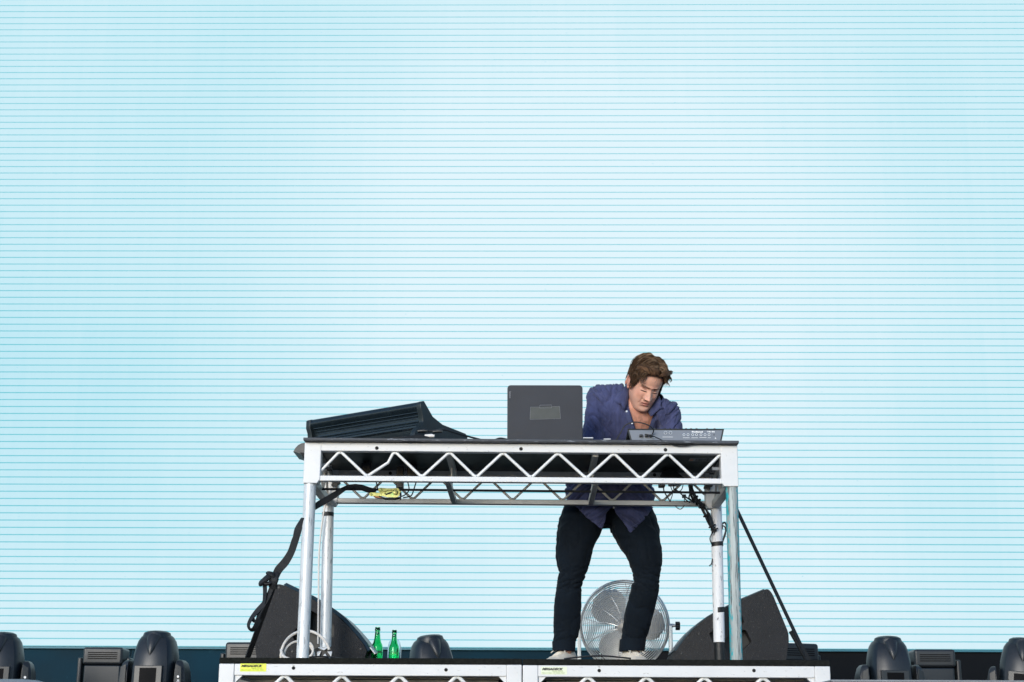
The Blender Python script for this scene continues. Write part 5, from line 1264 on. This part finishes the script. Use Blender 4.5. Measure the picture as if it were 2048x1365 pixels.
# ---- shirt
sm_ = MB()
sm_.rings([rowring(xl, xr, y, TY(y) + dy, hy) for y, xl, xr, hy, dy in ((1088, 1150, 1295, .130, .0), (1068, 1140, 1299, .134, .0), (1040, 1136, 1303, .132, 0), (1020, 1133, 1306, .133, 0), (1000, 1131, 1308, .134, 0), (985, 1130, 1307, .134, 0), (970, 1132, 1304, .134, 0), (955, 1136, 1302, .132, 0), (930, 1150, 1304, .130, 0), (900, 1168, 1318, .130, 0), (880, 1176, 1328, .130, 0),
        (855, 1178, 1338, .128, 0), (835, 1178, 1342, .122, 0), (818, 1180, 1341, .112, 0), (803, 1185, 1335, .100, .0), (792, 1196, 1326, .088, 0), (782, 1212, 1312, .074, .0), (774, 1230, 1300, .060, .0), (768, 1244, 1290, .048, .0))])
def sleeve(sh, el, wr, r0, r1, r2, out):
    m1_ = sh.lerp(el, .5) + out
    p = spline([sh - (el - sh).normalized() * .02, sh + out * .6, m1_, el], 5)
    n = len(p); sm_.tube(p, [(r0 + (r1 - r0) * i / (n - 1)) * (min(1, .35 + .22 * i) if i < 3 else 1) for i in range(n)], 24)
    sm_.blob(el, r1 * .98); e2 = el.lerp(wr, .42); sm_.tube([el, el.lerp(wr, .2), e2], [r1 * .98, r1 * .9, r2], 22)
    return e2
cuffL = sleeve(shL + Vector((.0, .0, -.008)), elL, wrL, .071, .056, .047, Vector((-.008, 0, 0)))
cuffR = sleeve(shR + Vector((-.0, .0, -.004)), elR, wrR, .070, .058, .047, Vector((.010, 0, .0)))
sm_.blob(shL + Vector((.000, .0, -.012)), (.082, .076, .070)); sm_.blob(shR + Vector((-.004, 0, -.012)), (.082, .074, .072)); sm_.tube([shL + Vector((.005, 0, -.01)), P(1240, 786, .64)], [.068, .050], 20); sm_.tube([shR + Vector((-.005, 0, -.01)), P(1290, 792, .62)], [.068, .050], 20)
shm = remesh(sm_, .0048, 12)
# folds: pulls from the armpits, drapes down the sleeves and across the belly
def sf(p, n):
    q = pix(p); x, y = q; d = 0
    up = smooth01((900 - y) / 40)
    ll = math.exp(-((x - 1192) / 26) ** 2) * up; rl = math.exp(-((x - 1350) / 22) ** 2) * up
    A_ = (p[0] + .75 * p[2], p[1], p[2] - .55 * p[0]); B_ = (p[0] - .8 * p[2], p[1], p[2] + .5 * p[0])
    d += ll * (.0030 * ridge(A_, (20, 8, 6), 3) + .0125 * crease(A_, (18, 7, 5), 31) + .0060 * crease(A_, (30, 9, 7), 33))
    d += rl * (.0030 * ridge(B_, (20, 8, 6), 7) + .0125 * crease(B_, (18, 7, 5), 37) + .0060 * crease(B_, (30, 9, 7), 39))
    mid = up * math.exp(-((x - 1240) / 24) ** 2); C_ = (p[0] - .18 * p[2], p[1], p[2])
    d += mid * (.0030 * ridge(C_, (24, 5, 4.5), 11) + .0125 * crease(C_, (22, 5, 4), 41) + .0060 * crease(C_, (38, 7, 6), 43))
    mr = up * math.exp(-((x - 1316) / 18) ** 2); D_ = (p[0] + .35 * p[2], p[1], p[2])
    d += mr * (.0028 * ridge(D_, (24, 5, 5), 13) + .0125 * crease(D_, (22, 5, 5), 45))
    # seam grooves where sleeves join
    for (ax, ay, bx, by) in ((1190, 775, 1206, 852), (1341, 800, 1330, 850)):
        t = ((x - ax) * (bx - ax) + (y - ay) * (by - ay)) / ((bx - ax) ** 2 + (by - ay) ** 2)
        if -.1 < t < 1.15:
            dd = abs((x - ax) * (by - ay) - (y - ay) * (bx - ax)) / math.hypot(bx - ax, by - ay); d -= .0055 * math.exp(-(dd / 2.6) ** 2)
    low = smooth01((y - 940) / 30); side = -1 if x < 1222 else 1
    d += low * .0050 * ridge((p[0] * .6 + side * p[2] * -.9, p[1], p[2] * 1.0 + side * p[0] * .75), (5, 6, 17), 17)
    d += low * .0045 * ridge((p[0] * .6 + side * p[2] * -.7, p[1], p[2] + side * p[0] * .9), (10, 6, 34), 23)
    E_ = (p[0] * .6 + side * p[2] * -.9, p[1], p[2] + side * p[0] * .75)
    d += low * (.0140 * crease(E_, (4.5, 5, 15), 51, 4) + .0095 * crease(E_, (8, 8, 30), 53, 4))
    d += .0014 * nz(p, (26, 26, 20), 1) + .0018 * crease(p, (26, 20, 22), 55, 5)
    return d
displace(shm, sf)
bms = bmesh.new(); bms.from_mesh(shm)
hem = [(1120, 1000), (1133, 1000), (1154, 1015), (1172, 1034), (1203, 1058), (1209, 1047), (1213, 1026), (1222, 1016), (1226, 1014), (1232, 1026), (1245, 1043), (1261, 1066), (1276, 1052), (1294, 1034), (1304, 1017), (1316, 1005)]
def hemy(x):
    if x <= hem[0][0]: return hem[0][1]
    for a, b_ in zip(hem, hem[1:]):
        if x <= b_[0]: return a[1] + (b_[1] - a[1]) * (x - a[0]) / (b_[0] - a[0])
    return hem[-1][1]
vneck = [(1240, 755), (1256, 792), (1258, 812), (1264, 832), (1272, 858), (1278, 875), (1290, 875), (1296, 858), (1303, 838), (1318, 808), (1330, 786), (1340, 755)]
def inpoly(x, y, pl_):
    c = False; j = len(pl_) - 1
    for i in range(len(pl_)):
        xi, yi = pl_[i]; xj, yj = pl_[j]
        if (yi > y) != (yj > y) and x < (xj - xi) * (y - yi) / (yj - yi) + xi: c = not c
        j = i
    return c
# slide vertices near the hem and the opening onto the edge so that the cut is clean
bms.normal_update()
for v in bms.verts:          # the loose tails hang clear of the thighs
    x, y = pix(v.co)
    if y > 960 and v.normal.y < .4 and v.co.y < HIPY: v.co.y -= (.045 + .02 * math.exp(-((x - 1170) / 40) ** 2) + .02 * math.exp(-((x - 1275) / 40) ** 2)) * smooth01((y - 960) / 70)
kill = []
for v in bms.verts:
    x, y = pix(v.co); fr_ = v.normal.y < .25
    ymax = hemy(x) if fr_ else 1030
    if y > ymax + 5: kill.append(v); continue
    if fr_ and v.co.y < TY(min(y, 1000)) - .01 and inpoly(x, y, vneck): kill.append(v)
    elif inpoly(x, y, [(1246, 760), (1250, 777), (1318, 777), (1322, 760)]): kill.append(v)
bmesh.ops.delete(bms, geom=kill, context='VERTS')
for it_ in range(10):
    for v in bms.verts:
        if v.is_boundary:
            x, y = pix(v.co)
            if y > 985 and v.normal.y < .25:
                v.co.z += (y - hemy(x)) / 378. * .9
            elif y > 985: v.co.z += (y - 1030) / 378. * .9
    mv = {}
    for v in bms.verts:
        if v.is_boundary and pix(v.co)[1] > 985:
            nb = [e.other_vert(v) for e in v.link_edges if e.is_boundary]
            if len(nb) == 2: mv[v] = v.co * .5 + (nb[0].co + nb[1].co) * .25
        elif it_ % 2 and any(e.other_vert(v).is_boundary for e in v.link_edges) and pix(v.co)[1] > 985:
            nb = [e.other_vert(v).co for e in v.link_edges]; mv[v] = v.co * .4 + sum(nb, Vector()) / len(nb) * .6
    for v, c in mv.items(): v.co = c
for _ in range(8):
    mv = {}
    for v in bms.verts:
        if v.is_boundary and pix(v.co)[1] < 985:
            nb = [e.other_vert(v) for e in v.link_edges if e.is_boundary]
            if len(nb) == 2: mv[v] = v.co * .4 + (nb[0].co + nb[1].co) * .3
    for v, c in mv.items(): v.co = c
for _ in range(3):
    mv = {}
    for v in bms.verts:
        if not v.is_boundary and any(e.other_vert(v).is_boundary for e in v.link_edges):
            nb = [e.other_vert(v).co for e in v.link_edges]; mv[v] = v.co * .4 + sum(nb, Vector()) / len(nb) * .6
    for v, c in mv.items(): v.co = c
bms.to_mesh(shm); bms.free()
shm.transform(Matrix.Translation(-OFF)); shm.materials.clear(); shm.polygons.foreach_set('use_smooth', [True] * len(shm.polygons))
so = put('shirt', shm, 'shirt', pr, False, off=OFF)
sl = so.modifiers.new('solid', 'SOLIDIFY'); sl.thickness = .0022; sl.offset = -1
# hem and placket seams lie on the cloth: project picture points onto the shirt surface
from mathutils.bvhtree import BVHTree
bv = BVHTree.FromPolygons([tuple(v.co + OFF) for v in shm.vertices], [tuple(p.vertices) for p in shm.polygons])
CAMP = Vector((0, CAM_Y, CAM_Z))
def onshirt(x, y, lift=.002, tree=None):
    d = (P(x, y, .8) - CAMP).normalized(); h = (tree or bv).ray_cast(CAMP + d * 6.5, d)
    if h[0] is None: return None
    n = h[1] if h[1].dot(d) < 0 else -h[1]; return h[0] + n * lift
def seam(pts, r, name='seam', m='shirt_seam', lift=.001):
    q = [onshirt(x, y, lift) for x, y in pts]; q = [p for p in q if p is not None]
    if len(q) > 1: MB().tube(q, r, 6, flat=.6).build(name, m, so, smooth=True)
def dens(pts, n=6): return [(a[0] + (b_[0] - a[0]) * i / n, a[1] + (b_[1] - a[1]) * i / n) for a, b_ in zip(pts, pts[1:]) for i in range(n)] + [pts[-1]]
seam(dens([(1134, 1003), (1154, 1012.5), (1172, 1031), (1194, 1050)]), .0016); seam(dens([(1258, 1057), (1276, 1046.5), (1293, 1032), (1301, 1019)]), .0016)
seam(dens([(1196, 1050), (1206, 1041), (1212, 1026)]), .0014); seam(dens([(1232, 1028), (1245, 1044.5), (1257, 1058)]), .0014)
seam(dens([(1189, 776), (1195, 795), (1202, 820), (1206, 848)]), .0008); seam(dens([(1339, 803), (1334, 825), (1330, 848)]), .0008)
seam(dens([(1232, 780), (1244, 792), (1252, 800)]), .0006)
# placket edges beside the open neck
def flapstrip(pts, w, name, lift=.005):
    L_ = []; 
    for x, y in dens(pts, 5):
        a = onshirt(x, y, lift); b_ = onshirt(x + w[0], y + w[1], lift * .6)
        if a is None or b_ is None: continue
        L_.append((a, b_))
    if len(L_) < 2: return
    mb = MB(); rs = [[a, b_, b_ + Vector((0, .003, 0)), a + Vector((0, .003, 0))] for a, b_ in L_]
    mb.rings(rs).build(name, 'shirt_seam', so, smooth=False)
flapstrip([(1257, 822), (1262, 838), (1269, 858), (1275, 874)], (-7, 1), 'placket')
flapstrip([(1304, 840), (1298, 856), (1294, 872)], (7, 1), 'placket')
# collar wings: folded cloth standing a little off the shirt
def wing(poly, name='collar_wing', lift=.010, yb=None):
    n = len(poly); cx = sum(p[0] for p in poly) / n; cy = sum(p[1] for p in poly) / n
    def hit(x, y, l):
        h = onshirt(x, y, l)
        if h is None or h.y > .66: h = P(x, y, yb)
        return h
    ring0 = [hit(x, y, lift) for x, y in poly]; mid = [hit(cx + (x - cx) * .55, cy + (y - cy) * .55, lift + .003) for x, y in poly]; c = hit(cx, cy, lift + .004)
    # keep the wing smooth: limit depth jumps
    ys_ = sorted(p.y for p in ring0); my = ys_[n // 2]
    for lst in (ring0, mid):
        for i, p in enumerate(lst):
            if abs(p.y - my) > .03: lst[i] = Vector((p.x, my + math.copysign(.03, p.y - my), p.z))
    if abs(c.y - my) > .03: c.y = my
    allp = ring0 + mid + [c]; m = len(allp); mx = sum(p.x for p in allp) / m; mz = sum(p.z for p in allp) / m; my = sum(p.y for p in allp) / m
    sxx = sum((p.x - mx) ** 2 for p in allp); szz = sum((p.z - mz) ** 2 for p in allp); sxz = sum((p.x - mx) * (p.z - mz) for p in allp)
    sxy = sum((p.x - mx) * (p.y - my) for p in allp); szy = sum((p.z - mz) * (p.y - my) for p in allp); det = sxx * szz - sxz ** 2
    bx = (sxy * szz - szy * sxz) / det; bz_ = (szy * sxx - sxy * sxz) / det
    def flat(p, b): y2 = my + bx * (p.x - mx) + bz_ * (p.z - mz) - b; k = (y2 - CAM_Y) / (p.y - CAM_Y); return Vector((p.x * k, y2, CAM_Z + (p.z - CAM_Z) * k))
    ring0 = [flat(p, .004) for p in ring0]; mid = [flat(p, .009) for p in mid]; c = flat(c, .010)
    mb = MB(); mb.add(ring0 + mid + [c], [(i, (i + 1) % n, n + (i + 1) % n, n + i) for i in range(n)] + [(n + i, n + (i + 1) % n, 2 * n) for i in range(n)])
    o = mb.build(name, 'shirt', so, smooth=True); s2 = o.modifiers.new('s', 'SOLIDIFY'); s2.thickness = .003; s2.offset = 1; return o
def dpoly(p, n=3): return [(a[0] + (b_[0] - a[0]) * i / n, a[1] + (b_[1] - a[1]) * i / n) for a, b_ in zip(p, p[1:] + p[:1]) for i in range(n)]
wing(dpoly([(1254, 769), (1245, 779), (1237, 790), (1230, 801), (1240, 811), (1250.5, 820), (1255, 808), (1257, 797), (1258, 783)]), yb=.585)
wing(dpoly([(1319, 793), (1323, 805), (1325, 817), (1314, 825), (1302, 834), (1296, 824), (1304, 812), (1312, 800)]), yb=.56)
# collar stand round the back of the neck
cs_ = [P(1254, 774, .60), P(1250, 771, .64), P(1256, 769, .70), P(1280, 768, .73), P(1305, 774, .70), P(1318, 788, .64), P(1320, 797, .60)]
sp_ = spline(cs_, 5); MB().rings([[p, p + Vector((0, .003, 0)), p + Vector((0, .004, .024)), p + Vector((0, 0, .024))] for p in sp_]).build('collar_stand', 'shirt', so, smooth=True)
for x, y, m_ in ((1253.5, 822, 'chrome'), (1263, 845.5, 'white_print'), (1227.5, 1016, 'chrome')):
    c = onshirt(x, y, .007) or P(x, y, .52 if y < 900 else .80)
    MB().lathe([(.0052, -.001), (.0052, .0008), (.0035, .0012), (.0001, .0005)], c, 12, (0, -1, .1)).build('button', m_, so, smooth=True)
for c, wr in ((cuffL, wrL), (cuffR, wrR)):
    d = (wr - c).normalized(); MB().lathe([(.049, -.012), (.051, -.008), (.050, .012), (.045, .014), (.043, .0)], c, 24, d, cap=False).build('cuff', 'shirt_seam', so, smooth=True)

# ---- shoes
def shoe(heel, toe, label, w=.046):
    t = heel; ax = (toe - heel); Ln = ax.length; f = ax.normalized(); s = Vector((f.y, -f.x, 0)); u = Vector((0, 0, 1))
    def S(l, x, z): return heel + f * l * Ln + s * x + u * z
    rows = [(0.0, .032, .085), (.04, .038, .108), (.12, .041, .116), (.26, .044, .118), (.38, .047, .106), (.50, .050, .089), (.62, .053, .074), (.74, .054, .062), (.86, .049, .052), (.95, .037, .042), (1.0, .015, .030)]
    rs = []
    for l, hw, hz in rows:
        rs.append([S(l, hw * x, .018 + (hz - .018) * z) for x, z in ((-1, 0), (-1.02, .25), (-.95, .5), (-.75, .8), (-.4, .97), (0, 1.02), (.4, .97), (.75, .8), (.95, .5), (1.02, .25), (1, 0), (.5, 0), (0, 0), (-.5, 0))])
    up_ = MB().rings(rs); me_ = evalmesh(up_.mesh('u'), [('SUBSURF', dict(levels=2, render_levels=2))]); displace(me_, lambda p, n: .0016 * nz(p, (30, 30, 60), 3) if p.z > .03 else 0)
    top = skinparts(me_, 'shoe', 'shoe', pr, label)
    rs = []
    for l, hw, hz in [(-.02, .026, 0), (0, .033, 0), (.04, .039, 0), (.15, .042, 0), (.35, .043, 0), (.55, .048, 0), (.74, .052, 0), (.88, .047, 0), (.97, .034, 0), (1.02, .012, 0)]:
        rs.append([S(l, -hw, .0), S(l, -hw, .022), S(l, hw, .022), S(l, hw, 0)])
    MB().rings(rs).build('sole', 'sole', top, bevel=.003)
    tv = BVHTree.FromPolygons([tuple(v.co + OFF) for v in top.data.vertices], [tuple(p.vertices) for p in top.data.polygons])
    def dn(l, x, lift=.002):
        q = S(l, x, .2); h = tv.ray_cast(q, Vector((0, 0, -1))); return (h[0] if h[0] else S(l, x, .05)) + Vector((0, 0, lift))
    for k in range(6):
        l = .36 + .048 * k; wv = .019 - .001 * k
        MB().tube([dn(l, -wv, 0), dn(l + .006, -wv * .5), dn(l + .010, 0, .003), dn(l + .006, wv * .5), dn(l, wv, 0)], .0032, 7).build('lace', 'lace', top, smooth=True)
    for sx in (-1, 1):
        MB().tube([dn(.33, sx * .022, .000), dn(.45, sx * .023, .0005), dn(.60, sx * .020, .0005), dn(.66, sx * .012, 0)], .0020, 6).build('eyelet_row', 'shoe', top, smooth=True)
        b0 = dn(.36, sx * .003, .004)
        MB().tube(spline([b0, b0 + f * .004 + s * sx * .022 + u * .018, b0 + f * .018 + s * sx * .040 + u * .010, b0 + f * .028 + s * sx * .034 - u * .012, b0 + f * .012 + s * sx * .016 - u * .004], 5), .0026, 7).build('lace_bow', 'lace', top, smooth=True)
        MB().tube(spline([b0, b0 + f * .02 + s * sx * .018 + u * .002, b0 + f * .045 + s * sx * .040 - u * .022], 5), .0024, 7).build('lace_end', 'lace', top, smooth=True)
    MB().tube([dn(.66, x, .0003) for x in (-.040, -.025, -.01, 0, .01, .025, .040)], .0016, 6).build('toe_seam', 'shoe', top, smooth=True)
    MB().rings([[S(l, x * .020, .070 + z) for x, z in ((-1, 0), (0, .012), (1, 0), (0, -.008))] for l, z in ((.20, .03), (.30, .025), (.42, .0))]).build('tongue', 'shoe', top, smooth=True)
    return top
hl = Vector((P(1146, 1310, 1.0).x, 1.02, DZ)); shoe(hl, Vector((P(1088, 1316, .80).x, .80, DZ)), None)
hr = Vector((P(1250, 1310, 1.0).x, 1.01, DZ)); shoe(hr, Vector((P(1296, 1316, .78).x, .79, DZ)), None)
